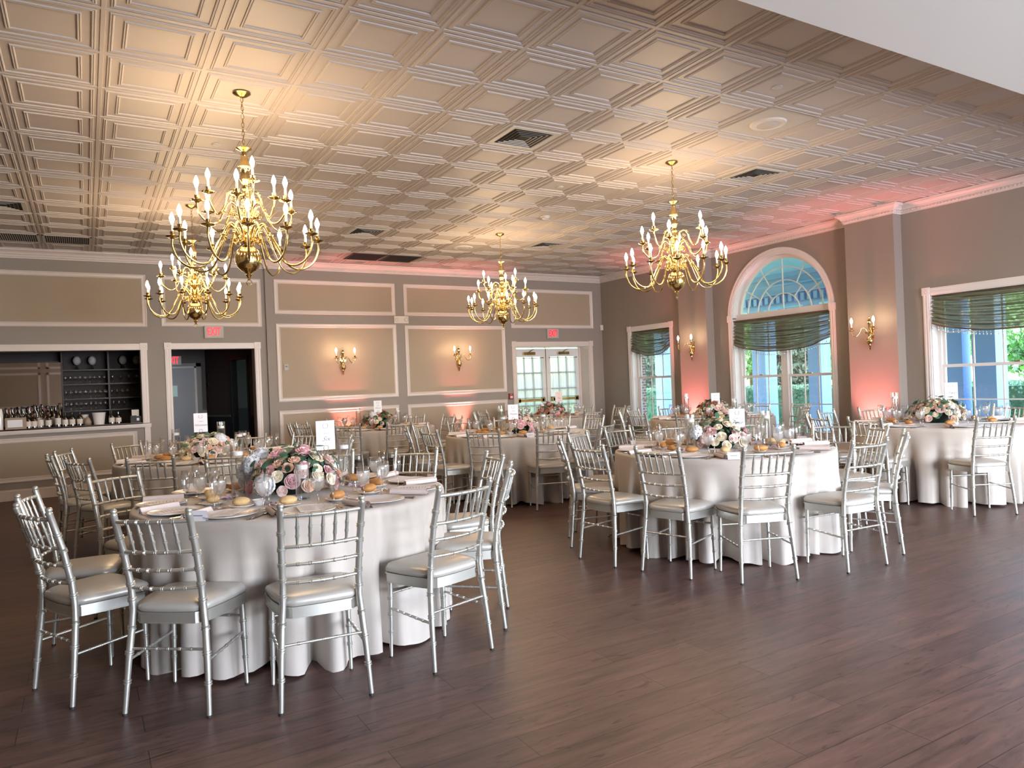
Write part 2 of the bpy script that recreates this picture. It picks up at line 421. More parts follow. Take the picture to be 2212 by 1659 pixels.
for (x0, x1, z0, z1, wy) in [(-4.6, .70, 2.50, 3.31, WYL), (.90, 2.425, 2.51, 3.31, WYL), (-4.6, .50, .26, .89, WYL),
        (2.63, 4.79, 2.725, 3.31, WY), (2.64, 4.79, 1.235, 2.56, WY), (2.64, 4.79, .24, 1.085, WY),
        (4.96, 7.12, 2.725, 3.31, WY), (4.96, 7.09, 1.235, 2.545, WY), (4.96, 7.09, .24, 1.08, WY), (7.25, 9.29, 2.505, 3.30, WY)]:
    panel(x0, x1, z0, z1, wy)
for k, (a, b_) in enumerate(((-5.0, -3.4), (-3.2, -1.6), (-1.4, .9))):
    for (za, zb) in ((.3, 1.0), (1.2, 2.5), (2.65, 3.2)):
        tn[0] += 1; f = MB(); f.box(a, b_, WF, WF+.02, za, za+.07).box(a, b_, WF, WF+.02, zb-.07, zb).box(a, a+.07, WF, WF+.02, za, zb).box(b_-.07, b_, WF, WF+.02, za, zb); struct(f.build('trim_%d' % tn[0], M['trim']))
# baseboards
def baseb(name, x0, x1, y0, y1, nx, ny):
    b = MB()
    for (t, z0, z1) in ((.018, 0, .125), (.026, .125, .14), (.012, .14, .158)):
        b.box(x0-(t if nx < 0 else 0), x1+(t if nx > 0 else 0), y0-(t if ny < 0 else 0), y1+(t if ny > 0 else 0), z0, z1)
    return struct(b.build(name, M['trim']))
baseb('baseboard_back', WL, .93, WYL, WYL, 0, -1); baseb('baseboard_back_2', 2.40, STEP, WYL, WYL, 0, -1)
baseb('baseboard_back_3', STEP, 7.25, WY, WY, 0, -1); baseb('baseboard_back_4', 9.23, WX, WY, WY, 0, -1)
for q, (y0, y1) in enumerate([(WF, 1.13), (1.86, 2.18), (4.28, 4.62), (5.31, WY)]): baseb('baseboard_right_%d' % (q+1), WX, WX, y0, y1, -1, 0)
for q, (y0, y1) in enumerate(PIERS): baseb('baseboard_right_%d' % (q+8), WX-.18, WX-.18, y0, y1, -1, 0)

# door and window casings: flat board with beads and corner blocks
def casing_parts(b, a0, a1, z0, z1, w, face, sill=False, axis='y', arch=False):
    """outer size a0..a1, z0..z1; face = coordinate of the wall face; boards lie on the room side."""
    def bx(lo, hi, zl, zh, t):
        if axis == 'y': b.box(lo, hi, face-t, face, zl, zh)
        else: b.box(face-t, face, lo, hi, zl, zh)
    for (lo, hi) in ((a0+.008, a0+w-.008), (a1-w+.008, a1-.008)):
        bx(lo, hi, z0, z1-w if not arch else z1, .018); bx(lo+.018, lo+.03, z0, z1-w if not arch else z1, .024); bx(hi-.03, hi-.018, z0, z1-w if not arch else z1, .024)
    if not arch:
        bx(a0+w, a1-w, z1-w+.004, z1-.008, .018); bx(a0+w, a1-w, z1-w+.018, z1-w+.03, .024); bx(a0+w, a1-w, z1-.034, z1-.022, .024)
        for lo in (a0, a1-w): bx(lo, lo+w, z1-w, z1+.002, .028)
        for lo in (a0, a1-w):
            rot = Matrix.Rotation(R(90), 3, 'X') if axis == 'y' else Matrix.Rotation(R(-90), 3, 'Y')
            at = (lo+w/2, face-.028, z1-w/2) if axis == 'y' else (face-.028, lo+w/2, z1-w/2)
            b.lathe([(.036, 0), (.036, .003), (.026, .003), (.024, .001), (.012, .001), (.010, .004), (0, .004)], 20, at, rot=rot)
    if sill: bx(a0-.02, a1+.02, z0-.03, z0, .06)
# bar opening
b = MB(); casing_parts(b, -3.4, .69, 1.01, 2.245, .105, WYL)
b.box(.61, .69, WYL-.018, WYL, .16, 1.0)
b.box(-3.42, .70, WYL-.07, WYL+.02, .965, 1.0); b.box(-3.42, .70, WYL-.05, WYL, .945, .965)
struct(b.build('window_5', M['trim']), 'white cased bar opening in the back wall')
b = MB(); casing_parts(b, .925, 2.39, 0, 2.25, .105, WYL)
struct(b.build('door_1', M['trim']), 'white cased doorway to the dark hall')
b = MB(); casing_parts(b, 7.23, 9.255, 0, 2.235, .105, WY)
# deep reveal of the double doors
b.box(7.30, 7.343, WY-.002, WY+.42, 0, 2.13); b.box(9.142, 9.185, WY-.002, WY+.42, 0, 2.13); b.box(7.30, 9.185, WY-.002, WY+.42, 2.122, 2.165)
b.box(9.10, 9.15, WY+.30, WY+.36, 0, 2.13); b.box(7.335, 7.385, WY+.30, WY+.36, 0, 2.13)
d2 = struct(b.build('door_2', M['trim']), 'white cased double glazed doors with sheer curtains')
DY = WY+.33
def french_door(x0, x1, hinge):
    r = empty('glazed_door', ((x0+x1)/2, DY, 0)); w = x1-x0; hw = w/2
    f = MB()
    f.box(-hw, -hw+.11, -.022, .022, .01, 2.10); f.box(hw-.11, hw, -.022, .022, .01, 2.10); f.box(-hw+.11, hw-.11, -.022, .022, .01, .24); f.box(-hw+.11, hw-.11, -.022, .022, 1.93, 2.10)
    f.build('door_frame', M['winwhite'], r)
    g = MB(); iw = hw-.11
    for k in (1, 2):
        x = -iw+2*iw*k/3; g.box(x-.014, x+.014, -.014, .014, .24, 1.93)
    for k in range(1, 5):
        z = .24+1.69*k/5; g.box(-iw, iw, -.0135, .0135, z-.014, z+.014)
    g.build('muntin_grid', M['winwhite'], r)
    MB().box(-iw, iw, -.003, .003, .24, 1.93).build('glass_pane', M['wglass'], r)
    c = MB(); n = 90; ZT, ZB = 1.91, .27
    for k in range(n+1):
        x = -iw-.01+(2*iw+.02)*k/n; y = -.046+.013*sin(k*1.9)+.006*sin(k*.7+1)
        for z in (ZB, (ZB+ZT)/2, ZT): c.v.append((x, y*(1 if z != (ZB+ZT)/2 else 1.08), z))
    for k in range(n):
        for q in range(2): c.face([k*3+q, (k+1)*3+q, (k+1)*3+q+1, k*3+q+1])
    c.build('sheer_curtain', M['sheer'], r, smooth='all')
    for z in (ZT, 1.075):
        MB().tube([(-iw-.03, -.052, z), (iw+.03, -.052, z)], .006, 8).blob((iw+.035, -.052, z), .013).blob((-iw-.035, -.052, z), .013).build('curtain_rod', M['brassdark'], r, smooth=True)
    cl = MB().box(-.14, .14, -.085, -.022, 1.97, 2.03); cl.tube([(0, -.06, 2.03), (.10*hinge, -.03, 2.075), (.22*hinge, .0, 2.10)], .008, 6); cl.build('door_closer', M['brass'], r)
    pb = MB().box(-iw, iw, -.10, -.07, 1.0, 1.055); pb.box(-iw-.03, -iw+.05, -.10, -.022, .985, 1.07); pb.box(iw-.05, iw+.03, -.10, -.022, .985, 1.07); pb.build('push_bar', M['brassdark'], r)
    return r
fr = french_door(7.39, 8.235, 1); fr.parent = d2; fr2 = french_door(8.25, 9.095, 1); fr2.parent = d2
MB().box(8.235, 8.25, DY-.03, DY+.02, 0, 2.12).build('meeting_stile', M['brassdark'], d2)

# right wall windows
def sash_window(name, y0, y1, z0, z1, cols, units=1, rows=2, deep=.14, casing=True, transom=None, lab=None):
    w = .1; b = MB()
    if casing: casing_parts(b, y0-w, y1+w, z0-.0, z1+w, w, WX, sill=True, axis='x')
    XF = WX+deep
    # jamb linings
    b.box(WX-.002, XF+.06, y0-.01, y0+.008, z0, z1); b.box(WX-.002, XF+.06, y1-.008, y1+.01, z0, z1); b.box(WX-.002, XF+.06, y0, y1, z0-.01, z0+.008)
    if transom is None: b.box(WX-.002, XF+.06, y0, y1, z1-.008, z1+.01)
    root = struct(b.build(name, M['winwhite']), lab)
    f = MB(); f.box(XF-.02, XF+.05, y0, y0+.05, z0, z1); f.box(XF-.02, XF+.05, y1-.05, y1, z0, z1); f.box(XF-.02, XF+.05, y0, y1, z0, z0+.04); f.box(XF-.02, XF+.05, y0, y1, z1-.04, z1)
    uw = (y1-y0)/units
    for u in range(1, units):
        f.box(XF-.03, XF+.05, y0+u*uw-.06, y0+u*uw+.06, z0, z1)
    f.build('window_frame', M['winwhite'], root)
    zm = (z0+z1)/2+.0
    for u in range(units):
        a = y0+u*uw+(.05 if u == 0 else .06); c = y0+(u+1)*uw-(.05 if u == units-1 else .06)
        for s_, (za, zb, dx) in enumerate(((z0+.04, zm+.02, -.01), (zm-.02, z1-.04, .02))):
            s = MB(); X0, X1 = XF+dx, XF+dx+.028
            s.box(X0, X1, a, a+.035, za, zb); s.box(X0, X1, c-.035, c, za, zb); s.box(X0, X1, a+.035, c-.035, za, za+.04); s.box(X0, X1, a+.035, c-.035, zb-.04, zb)
            for k in range(1, cols):
                y = a+.035+(c-a-.07)*k/cols; s.box(X0+.006, X1-.006, y-.008, y+.008, za+.04, zb-.04)
            for k in range(1, rows):
                z = za+.04+(zb-za-.08)*k/rows; s.box(X0+.007, X1-.007, a+.035, c-.035, z-.008, z+.008)
            so = s.build('sash', M['winwhite'], root)
            MB().box(XF+dx+.013, XF+dx+.016, a+.03, c-.03, za+.03, zb-.03).build('glass_pane', M['wglass'], so)
        MB().box(XF-.03, XF-.008, (a+c)/2-.03, (a+c)/2+.03, zm+.018, zm+.032).build('sash_lock', M['brassdark'], root)
    return root
sash_window('window_1', *WIN1, 3, lab='narrow double hung window nearest the back corner')
sash_window('window_3', *WIN3, 5, lab='wide double hung window at the right edge')
sash_window('window_4', *WIN4, 5, lab='wide double hung window past the right edge')
w2 = sash_window('window_2', ARY0, ARY1, .35, ARZ-.03, 3, units=2, casing=False, transom=1, lab='tall arched window with fanlight')
b = MB(); casing_parts(b, ARY0-.1, ARY1+.1, .35, ARZ-.07, .1, WX, sill=True, axis='x', arch=True)
b.box(WX-.03, WX, ARY0-.105, ARY0, ARZ-.07, ARZ+.04); b.box(WX-.03, WX, ARY1, ARY1+.105, ARZ-.07, ARZ+.04)
b.box(WX+.08, WX+.2, ARY0, ARY1, ARZ-.05, ARZ+.05)
def arc_band(b, r0, r1, x0, x1, n=40):
    st = len(b.v)
    for k in range(n+1):
        a = PI*k/n
        for (x, r) in ((x0, r0), (x0, r1), (x1, r1), (x1, r0)): b.v.append((x, AC+r*cos(a), ARZ+r*sin(a)))
    for k in range(n):
        for q in range(4):
            q2 = (q+1) % 4; b.face([st+k*4+q, st+(k+1)*4+q, st+(k+1)*4+q2, st+k*4+q2])
arc_band(b, AR, AR+.09, WX-.022, WX); arc_band(b, AR+.02, AR+.03, WX-.028, WX-.02); arc_band(b, AR+.06, AR+.07, WX-.028, WX-.02)
arc_band(b, AR-.012, AR, WX, WX+.2); arc_band(b, AR-.07, AR-.012, WX+.12, WX+.18)
b.build('arch_casing', M['winwhite'], w2)
fan = MB(); XF = WX+.15; R0 = AR-.07
for rr in (R0*.84, R0*.60, R0*.36): arc_band(fan, rr-.007, rr+.007, XF-.012, XF+.012, 36)
def spoke(a, r0, r1):
    c, s_ = cos(a), sin(a); p, q = Vector((0, c, s_)), Vector((0, -s_, c))
    base = Vector((XF, AC, ARZ))
    st = len(fan.v)
    for (r, t, x) in ((r0, -.006, -.01), (r1, -.006, -.01), (r1, .006, -.01), (r0, .006, -.01), (r0, -.006, .01), (r1, -.006, .01), (r1, .006, .01), (r0, .006, .01)):
        fan.v.append(tuple(base+p*r+q*t+Vector((x, 0, 0))))
    for q_ in ((0, 3, 2, 1), (4, 5, 6, 7), (0, 1, 5, 4), (1, 2, 6, 5), (2, 3, 7, 6), (3, 0, 4, 7)): fan.face([st+i for i in q_])
for k in range(1, 6): spoke(PI*k/6, R0*.60, R0*.84) if k != 3 else spoke(PI/2, 0, R0)
for k in (1, 2, 4, 5): spoke(PI*k/6, R0*.84, R0)
for a in (R(48), R(132)): spoke(a, R0*.36, R0*.60)
fan.build('fanlight_grid', M['winwhite'], w2)
gp = MB(); st = len(gp.v); gp.v.append((XF, AC, ARZ))
for k in range(41): gp.v.append((XF, AC+R0*cos(PI*k/40), ARZ+R0*sin(PI*k/40)))
for k in range(40): gp.face([0, k+1, k+2])
gp.build('fanlight_pane', M['wglass'], w2)

# swagged shades with bead trim
def swag(y0, y1, ztop, drop, label):
    root = empty('window_shade', (WX+.03, (y0+y1)/2, ztop)); hw = (y1-y0)/2-.01
    def surf(u, v, off=0):
        # u -1..1, v 0..1
        sag = .45+.55*(1-abs(u)**2.2)
        z = -v*drop*(.72+.28*(1-abs(u)**2.4))
        fold = .042*sin(v*44-(1-abs(u)**2)*7.0)*min(1, v*6)*(.5+.5*sag)+.020*sin(v*97+u*3-(1-u*u)*4)
        return (fold-.02*v+off, u*hw, z)
    b = MB(); nu, nv = 44, 60
    for j in range(nv+1):
        for i in range(nu+1): b.v.append(surf(-1+2*i/nu, j/nv))
    for j in range(nv):
        for i in range(nu): b.face([j*(nu+1)+i, j*(nu+1)+i+1, (j+1)*(nu+1)+i+1, (j+1)*(nu+1)+i])
    b.build('shade_fabric', M['shade'], root, smooth='all')
    pl = MB()
    for q in range(13):
        v0 = .05+.072*q; wv = .022+.012*((q*7) % 3)
        for jj in range(3):
            for i in range(nu+1):
                p = surf(-1+2*i/nu, min(1, v0+wv*jj/2)); pl.v.append((p[0]-.010-.006*(jj == 1), p[1], p[2]))
        st = q*3*(nu+1)
        for jj in range(2):
            for i in range(nu): pl.face([st+jj*(nu+1)+i, st+jj*(nu+1)+i+1, st+(jj+1)*(nu+1)+i+1, st+(jj+1)*(nu+1)+i])
    pl.build('gathered_pleats', M['shade'], root, smooth='all')
    MB().tube([surf(-1+2*i/nu, 1, 0) for i in range(nu+1)], .008, 6).build('hem', M['shadehem'], root, smooth=True)
    MB().box(-.03, .01, -hw, hw, -.02, .005).build('headrail', M['shadehem'], root)
    be = MB(); n = int(2*hw/.05)
    for i in range(n+1):
        p = surf(-1+2*i/n, 1); be.tube([(p[0], p[1], p[2]), (p[0], p[1], p[2]-.045)], .0012, 4); be.blob((p[0], p[1], p[2]-.03), .005, 6, 4); be.blob((p[0], p[1], p[2]-.055), .009, 8, 5, sc=(1, 1, 1.3))
    be.build('bead_fringe', M['bead'], root, smooth='all')['kind'] = 'stuff'
    tag(root, label, 'window shade', 'swagged sheer shades on the window wall')
swag(WIN1[0], WIN1[1], WIN1[3]-.0, .52, 'olive sheer swag shade with bead fringe in the narrow corner window')
swag(ARY0, ARY1, ARZ-.06, .56, 'olive sheer swag shade with bead fringe across the arched window')
swag(WIN3[0], WIN3[1], WIN3[3]-.0, .52, 'olive sheer swag shade with bead fringe in the window at the right edge')
swag(WIN4[0], WIN4[1], WIN4[3]-.0, .52, 'olive sheer swag shade in the window past the right edge') if False else None

# ------------------------------------------------------------------ chiavari chairs
def ringed(path, rings, r0, r1, bump=.0032, dr=.0045):
    """resample a polyline (by z or arc length fraction) with pairs of turned rings"""
    P = [Vector(p) for p in path]; L = [0]
    for a, b_ in zip(P, P[1:]): L.append(L[-1]+(b_-a).length)
    T = L[-1]
    def at(s):
        s = min(max(s, 0), T)
        for i in range(len(L)-1):
            if s <= L[i+1]+1e-9: return P[i].lerp(P[i+1], (s-L[i])/max(L[i+1]-L[i], 1e-9))
        return P[-1]
    S = [(l, 0) for l in L]
    for rr in rings:
        c = rr*T
        for off in (-1, 1):
            q = c+off*dr
            S += [(q-dr*.8, 0), (q-dr*.5, bump), (q+dr*.5, bump), (q+dr*.8, 0)]
    S.sort(); pts = []; rad = []
    for s_, bm in S:
        f = min(max(s_/T, 0), 1); pts.append(at(s_)); rad.append((r0(f) if callable(r0) else r0+(r1-r0)*f)+bm)
    return pts, rad
POST = [(.198, -.203, 0), (.187, -.182, .22), (.175, -.166, .38), (.168, -.163, .46), (.167, -.172, .56), (.171, -.206, .72), (.175, -.256, .885)]
def post_at(z):
    for a, b_ in zip(POST, POST[1:]):
        if a[2] <= z <= b_[2]:
            t = (z-a[2])/(b_[2]-a[2]); return [a[k]+(b_[k]-a[k])*t for k in range(3)]
    return list(POST[-1])
def seat_outline(n=10, grow=0):
    pts = []; F = .172+grow; B = -.165-grow; wf = .205+grow; wb = .158+grow
    cr = [(wb, B), (wf, F), (-wf, F), (-wb, B)]
    out = []
    # bulging sides, rounded corners
    for k in range(4):
        p, q = Vector(cr[k]), Vector(cr[(k+1) % 4]); nrm = Vector(((q-p).y, -(q-p).x)).normalized(); bul = (.012, .014, .012, .012)[k]
        for i in range(n):
            t = .09+.82*i/(n-1); out.append(tuple(p.lerp(q, t)+nrm*bul*(4*t*(1-t))))
    return out
def make_chair():
    root = empty('chiavari_chair', (0, 0, 0))
    S = [M['silver'], M['rubber']]
    for s in (-1, 1):
        path = [(s*x, y, z) for x, y, z in POST]
        pts, rad = ringed(path, [.16, .30, .42, .56, .64, .72, .80, .885], lambda f: .0100+.0050*min(1, f*3.2), 0, .0042, .0055)
        pts = [Vector((s*.198, -.203, 0)), Vector((s*.198, -.203, .010))]+pts[1:]; rad = [.011, .011]+rad[1:]
        e = pts[-1]
        for dz, r in ((.004, .0165), (.010, .0165), (.013, .011), (.017, .0145), (.024, .0155), (.031, .012), (.034, .004)):
            pts.append(e+Vector((0, -.002, dz))); rad.append(r)
        MB().tube(pts, rad, 12, mfun=lambda i: 1 if i < 1 else 0).build('rear_leg', S, root, smooth=50)
        pts, rad = ringed([(s*.186, .150, .006), (s*.178, .145, .42)], [.30, .52, .72], lambda f: .0085+.005*min(1, f*1.6), 0)
        pts = [Vector((s*.186, .150, 0))]+pts; rad = [.0105]+rad
        MB().tube(pts, rad, 10, mfun=lambda i: 1 if i < 1 else 0).build('front_leg', S, root, smooth=50)
    fr = MB(); fr.prism(seat_outline(grow=.0), .398, .446); fr.prism(seat_outline(grow=.004), .440, .446); fr.prism(seat_outline(grow=.003), .396, .400)
    fr.build('seat_frame', M['silver'], root, smooth=30)
    c = MB(); base = seat_outline(12, .003); n = len(base); lev = [(.97, .447), (1.0, .456), (1.0, .468), (.965, .480), (.88, .489), (.62, .496), (.3, .499)]
    for (k, z) in lev: c.v += [(x*k, y*k, z) for x, y in base]
    for i in range(len(lev)-1):
        for k in range(n):
            k2 = (k+1) % n; c.face([i*n+k, i*n+k2, (i+1)*n+k2, (i+1)*n+k])
    c.face([(len(lev)-1)*n+k for k in range(n)]); c.build('seat_cushion', M['cushion'], root, smooth='all')
    def rail(z, r, rings, name):
        p = post_at(z); pts = []
        for i in range(15):
            u = -1+2*i/14; pts.append((u*p[0], p[1]-.030*(1-u*u), z))
        a, b_ = ringed(pts, rings, r, r, .0022, .004); MB().tube(a, b_, 8).build(name, M['silver'], root, smooth=50)
    rg = [.2, .35, .5, .65, .8]
    rail(.862, .0095, rg, 'top_rail'); rail(.722, .0085, rg, 'back_rail'); rail(.640, .0078, rg, 'back_rail'); rail(.556, .0078, rg, 'back_rail')
    for k in range(5):
        u = (-.62, -.31, 0, .31, .62)[k]; a, b_ = post_at(.722), post_at(.862)
        p = [(u*a[0], a[1]-.030*(1-u*u), .722), (u*b_[0], b_[1]-.030*(1-u*u), .862)]
        q, r = ringed(p, [.33, .62], lambda f: .0055+.0025*sin(PI*f), 0, .0018, .0035)
        MB().tube(q, r, 8).build('spindle', M['silver'], root, smooth=50)
    def stretch(a, b_, name='stretcher'):
        q, r = ringed([a, b_], rg, .0062, .0062, .002, .0035); MB().tube(q, r, 8).build(name, M['silver'], root, smooth=50)
    p = post_at(.285); stretch((-p[0], p[1], .285), (p[0], p[1], .285)); stretch((-.181, .146, .33), (.181, .146, .33))
    for s in (-1, 1):
        p = post_at(.235); stretch((s*p[0], p[1], .235), (s*.183, .148, .255))
    return root
def join_chair():
    """the same chair as two parts, for the far tables where a chair is a few dozen pixels"""
    src = make_chair(); root = empty('chiavari_chair', (0, 0, 0)); b = MB(); cushion = None
    for ch in list(src.children):
        if ch.name.startswith('seat_cushion'): ch.parent = root; cushion = ch; continue
        me = ch.data; st = len(b.v); b.v += [tuple(v.co) for v in me.vertices]
        for p in me.polygons: b.face([st+i for i in p.vertices], p.material_index)
        bpy.data.objects.remove(ch)
    bpy.data.objects.remove(src)
    b.build('chair_frame', [M['silver'], M['rubber']], root, smooth=50)
    return root
# tables: name -> centre, phrase, card text, seats (angle, ring radius of the chair back, extra turn)
T = {
 'T1': ((.92, -.20), 'the Six table', 'Six', [(170, 1.40, 0), (200, 1.40, 4), (230, 1.34, 2), (261, 1.36, 4), (293, 1.36, -6), (324, 1.32, 4), (358, 1.37, -8), (36, 1.42, 8), (65, 1.42, 0), (97, 1.32, 3), (133, 1.38, -10)]),
 'T2': ((.93, 3.17), 'the bar-front table', 'Nineteen', [(184, 1.40, 4), (213, 1.40, -3), (242, 1.40, 10), (267, 1.40, -14), (303, 1.36, 3), (340, 1.36, 0), (34, 1.36, 4), (64, 1.35, 0), (93, 1.36, 3), (120, 1.45, 5), (155, 1.44, 2)]),
 'T3': ((3.85, 6.42), 'the sconce-wall table', 'Eleven', [(263, 1.35, 0), (232, 1.36, 6), (198, 1.38, 5), (168, 1.36, -6), (137, 1.34, 0), (106, 1.22, 0), (74, 1.22, 0), (40, 1.32, 0), (8, 1.36, 0), (317, 1.36, 0)]),
 'T4': ((4.50, 3.15), 'the centre table', 'Twelve', [(194, 1.40, -8), (224, 1.40, 2), (256, 1.34, -4), (289, 1.34, 6), (8, 1.37, 0), (34, 1.39, 0), (66, 1.36, 0), (97, 1.36, 0), (127, 1.40, -4), (157, 1.38, 4)]),
 'T5': ((7.0, 6.20), 'the curtained-door table', 'Ten', [(268, 1.36, 4), (232, 1.36, 0), (180, 1.36, 0), (150, 1.36, 0), (125, 1.36, 0), (95, 1.30, 0), (60, 1.34, 0), (26, 1.36, 0), (345, 1.36, 10), (322, 1.40, -6)]),
 'T6': ((4.48, -.27), 'the Four table', 'Four', [(179, 1.39, 6), (205, 1.36, -10), (236, 1.40, 12), (270, 1.36, -4), (303, 1.38, 2), (334, 1.40, -8), (356, 1.36, 38), (32, 1.30, 8), (64, 1.28, 0), (91, 1.37, 6), (118, 1.36, -3), (146, 1.37, 2)]),
 'T7': ((7.93, -.20), 'the pier-side table', 'Two', [(180, 1.37, 2), (152, 1.37, 6), (130, 1.37, -5), (95, 1.36, 0), (64, 1.36, 6), (30, 1.36, 0), (358, 1.36, 0), (328, 1.36, 0), (227, 1.40, 14), (290, 1.38, 0)]),
 'T8': ((7.88, 3.15), 'the arched-window table', 'Three', [(176, 1.36, 5), (212, 1.36, 0), (250, 1.36, 6), (290, 1.36, 0), (320, 1.36, 0), (336, 1.40, 12), (12, 1.42, 0), (45, 1.36, 0), (75, 1.36, 0), (105, 1.42, 4), (140, 1.36, 0)]),
}
FAR = ('T3', 'T5', 'T8')
def side_names(tn_):
    (cx, cy), ph, cd, seats = T[tn_]
    dc = px((cx, cy, .8))[2]; info = []
    for i, (a, r, tw) in enumerate(seats):
        p = px((cx+r*cos(R(a)), cy+r*sin(R(a)), .8)); info.append((i, p[0], p[2] < dc))
    out = {}
    for near in (True, False):
        L = sorted([q for q in info if q[2] == near], key=lambda q: q[1])
        for k, q in enumerate(L): out[q[0]] = (ORD[k], 'near' if near else 'far')
    return out
SN = {k: side_names(k) for k in T}
def place_chair(key, x, y, rz, label, group):
    c = proto(key, make_chair if key == 'chair' else join_chair)
    c.location = (x, y, 0); c.rotation_euler = (0, 0, rz); tag(c, label, 'chair', group)
    return c
for tn_, ((cx, cy), ph, cd, seats) in T.items():
    for i, (a, r, tw) in enumerate(seats):
        a_ = R(a); ro = r-.236; o_, sd = SN[tn_][i]
        # keep the back where it is and turn the chair about it
        bx, by = cx+r*cos(a_), cy+r*sin(a_); f = a_+PI+R(tw)
        x, y = bx+.258*cos(f), by+.258*sin(f)
        place_chair('farchair' if tn_ in FAR else 'chair', x, y, f-PI/2,
                    'silver bamboo-turned ballroom chair, %s from left on the %s side of %s' % (o_, sd, ph), 'ballroom chairs around '+ph)

# ------------------------------------------------------------------ cloths
def cloth_mesh(seed, R0=.90):
    rnd = random.Random(seed); b = MB(); n = 220; Z = .770
    ph = [rnd.uniform(0, 6.28) for _ in range(6)]; am = [.006, .012, .019, .022, .019, .011]; fr = [4, 9, 15, 22, 31, 43]
    def fold(a):
        v = sum(m_*sin(f_*a+p_+.7*sin(3*a+p_)) for m_, f_, p_ in zip(am, fr, ph))
        return v
    def hem(a): return .016+.013*sin(7*a+ph[1])+.010*sin(12*a+ph[3])
    lv = [(0, 0), (.3, 0), (.7, 0), (.96, 0), (.985, .0), (.996, .004), (1.0, .014), (1.003, .04)]
    b.v.append((0, 0, Z)); rows = []
    for (k, dz) in lv[1:]:
        rows.append(len(b.v)); b.v += [(R0*k*cos(2*PI*i/n), R0*k*sin(2*PI*i/n), Z-dz) for i in range(n)]
    m_ = 16
    for j in range(1, m_+1):
        t = j/m_; rows.append(len(b.v))
        for i in range(n):
            a = 2*PI*i/n; zb = hem(a); z = (Z-.04)+(zb-(Z-.04))*t
            g = t**.8; f_ = fold(a); f_ = math.copysign(abs(f_)**.8*1.6, f_) if f_ < 0 else f_; r = R0*1.003+.004*t+1.35*f_*(.15+.85*g)*min(1, t*1.8); r = min(r, R0+.04+.2*max(0, r-R0-.04))
            b.v.append((r*cos(a), r*sin(a), z))
    for i in range(n): b.face([0, rows[0]+i, rows[0]+(i+1) % n])
    for q in range(len(rows)-1):
        for i in range(n):
            i2 = (i+1) % n; b.face([rows[q]+i, rows[q+1]+i, rows[q+1]+i2, rows[q]+i2])
    return b.mesh('tablecloth', M['cloth'], 'all')
TL = {'T1': 'under the Six card', 'T2': 'before the bar opening', 'T3': 'near the left wall sconce', 'T4': 'behind the Four table, mid-room', 'T5': 'before the curtained glass doors',
      'T6': 'under the Four card', 'T7': 'beside the pier at the right edge', 'T8': 'before the arched window'}
for q, (tn_, ((cx, cy), ph, cd, seats)) in enumerate(T.items()):
    o = link('tablecloth', cloth_mesh(20+q), None, (cx, cy, 0), q*.7)
    tag(o, 'floor-length ivory cloth over the round table '+TL[tn_], 'tablecloth', 'ivory cloths on round tables')

# ------------------------------------------------------------------ place settings
ZT = .7705
def mk_plate(r=.14, name='dinner_plate'):
    prof = [(0, .004), (r*.55, .004), (r*.62, .006), (r*.7, .010), (r*.98, .017), (r, .018), (r, .015), (r*.72, .006), (r*.6, 0), (0, 0)]
    return MB().lathe(prof, 36).build(name, M['china'], smooth=60)
def mk_goblet():
    root = empty('water_goblet', (0, 0, 0))
    MB().lathe([(0, .001), (.032, .001), (.033, .003), (.010, .007), (.005, .014), (.0042, .05), (.0055, .066), (.012, .075), (.026, .090), (.035, .108), (.0385, .128), (.038, .150), (.0345, .178), (.0335, .178)], 24).build('glass_body', M['glass'], root, smooth='all')
    MB().lathe([(0, .0765), (.011, .078), (.025, .092), (.0338, .109), (.0372, .128), (.0370, .146), (0, .146)], 24).build('water', M['water'], root, smooth=50)
    return root
def mk_flute():
    return MB().lathe([(0, .001), (.029, .001), (.030, .003), (.009, .006), (.0042, .013), (.0038, .065), (.006, .075), (.014, .092), (.021, .120), (.0235, .155), (.0215, .205), (.0208, .205)], 20).build('champagne_flute', M['glass'], smooth='all')
def mk_roll(m_, el=1.0):
    def f(d): return 1+.05*sin(d.x*9+d.y*4)-(.10 if abs(d.y-.1*d.x) < .16 and d.z > .5 else 0)
    return MB().blob((0, 0, .024), .034, 18, 12, sc=(1.45*el, 1, .72), f=f).build('bread_roll', M[m_], smooth='all')
def mk_napkin():
    # rolled napkin with a spiral end and a loose flap
    b = MB(); n = 30; L_ = .11
    prof = []
    for k in range(n+1):
        a = k/n*4.4*PI; r = .006+.0135*k/n; prof.append((r*cos(a), .021+r*sin(a)))
    prof.append((prof[-1][0]+.03, .0015)); prof.append((prof[-1][0]+.035, .0015))
    st = len(b.v)
    for (x, z) in prof: b.v += [(x, -L_, z), (x, L_, z)]
    for k in range(len(prof)-1): b.face([2*k, 2*k+1, 2*k+3, 2*k+2])
    return b.build('rolled_napkin', M['napkin'], smooth='all')
def mk_knife():
    b = MB(); b.tube([(0, -.11, .003), (0, -.04, .004), (0, -.02, .003)], [.0045, .0055, .0035], 8); b.prism([(-.004, -.02), (.006, -.015), (.009, .06), (.004, .105), (-.002, .11), (-.004, .1)], .001, .003)
    return b.build('table_knife', M['steel'], smooth=40)
def mk_fork():
    b = MB(); b.tube([(0, -.10, .004), (0, -.03, .003), (0, .03, .005)], [.0055, .003, .003], 8); b.prism([(-.003, .03), (.003, .03), (.011, .05), (.011, .06), (-.011, .06), (-.011, .05)], .003, .005)
    for k in range(4): x = -.011+.0058*k; b.box(x, x+.0035, .06, .10, .003, .005)
    return b.build('dinner_fork', M['steel'], smooth=40)
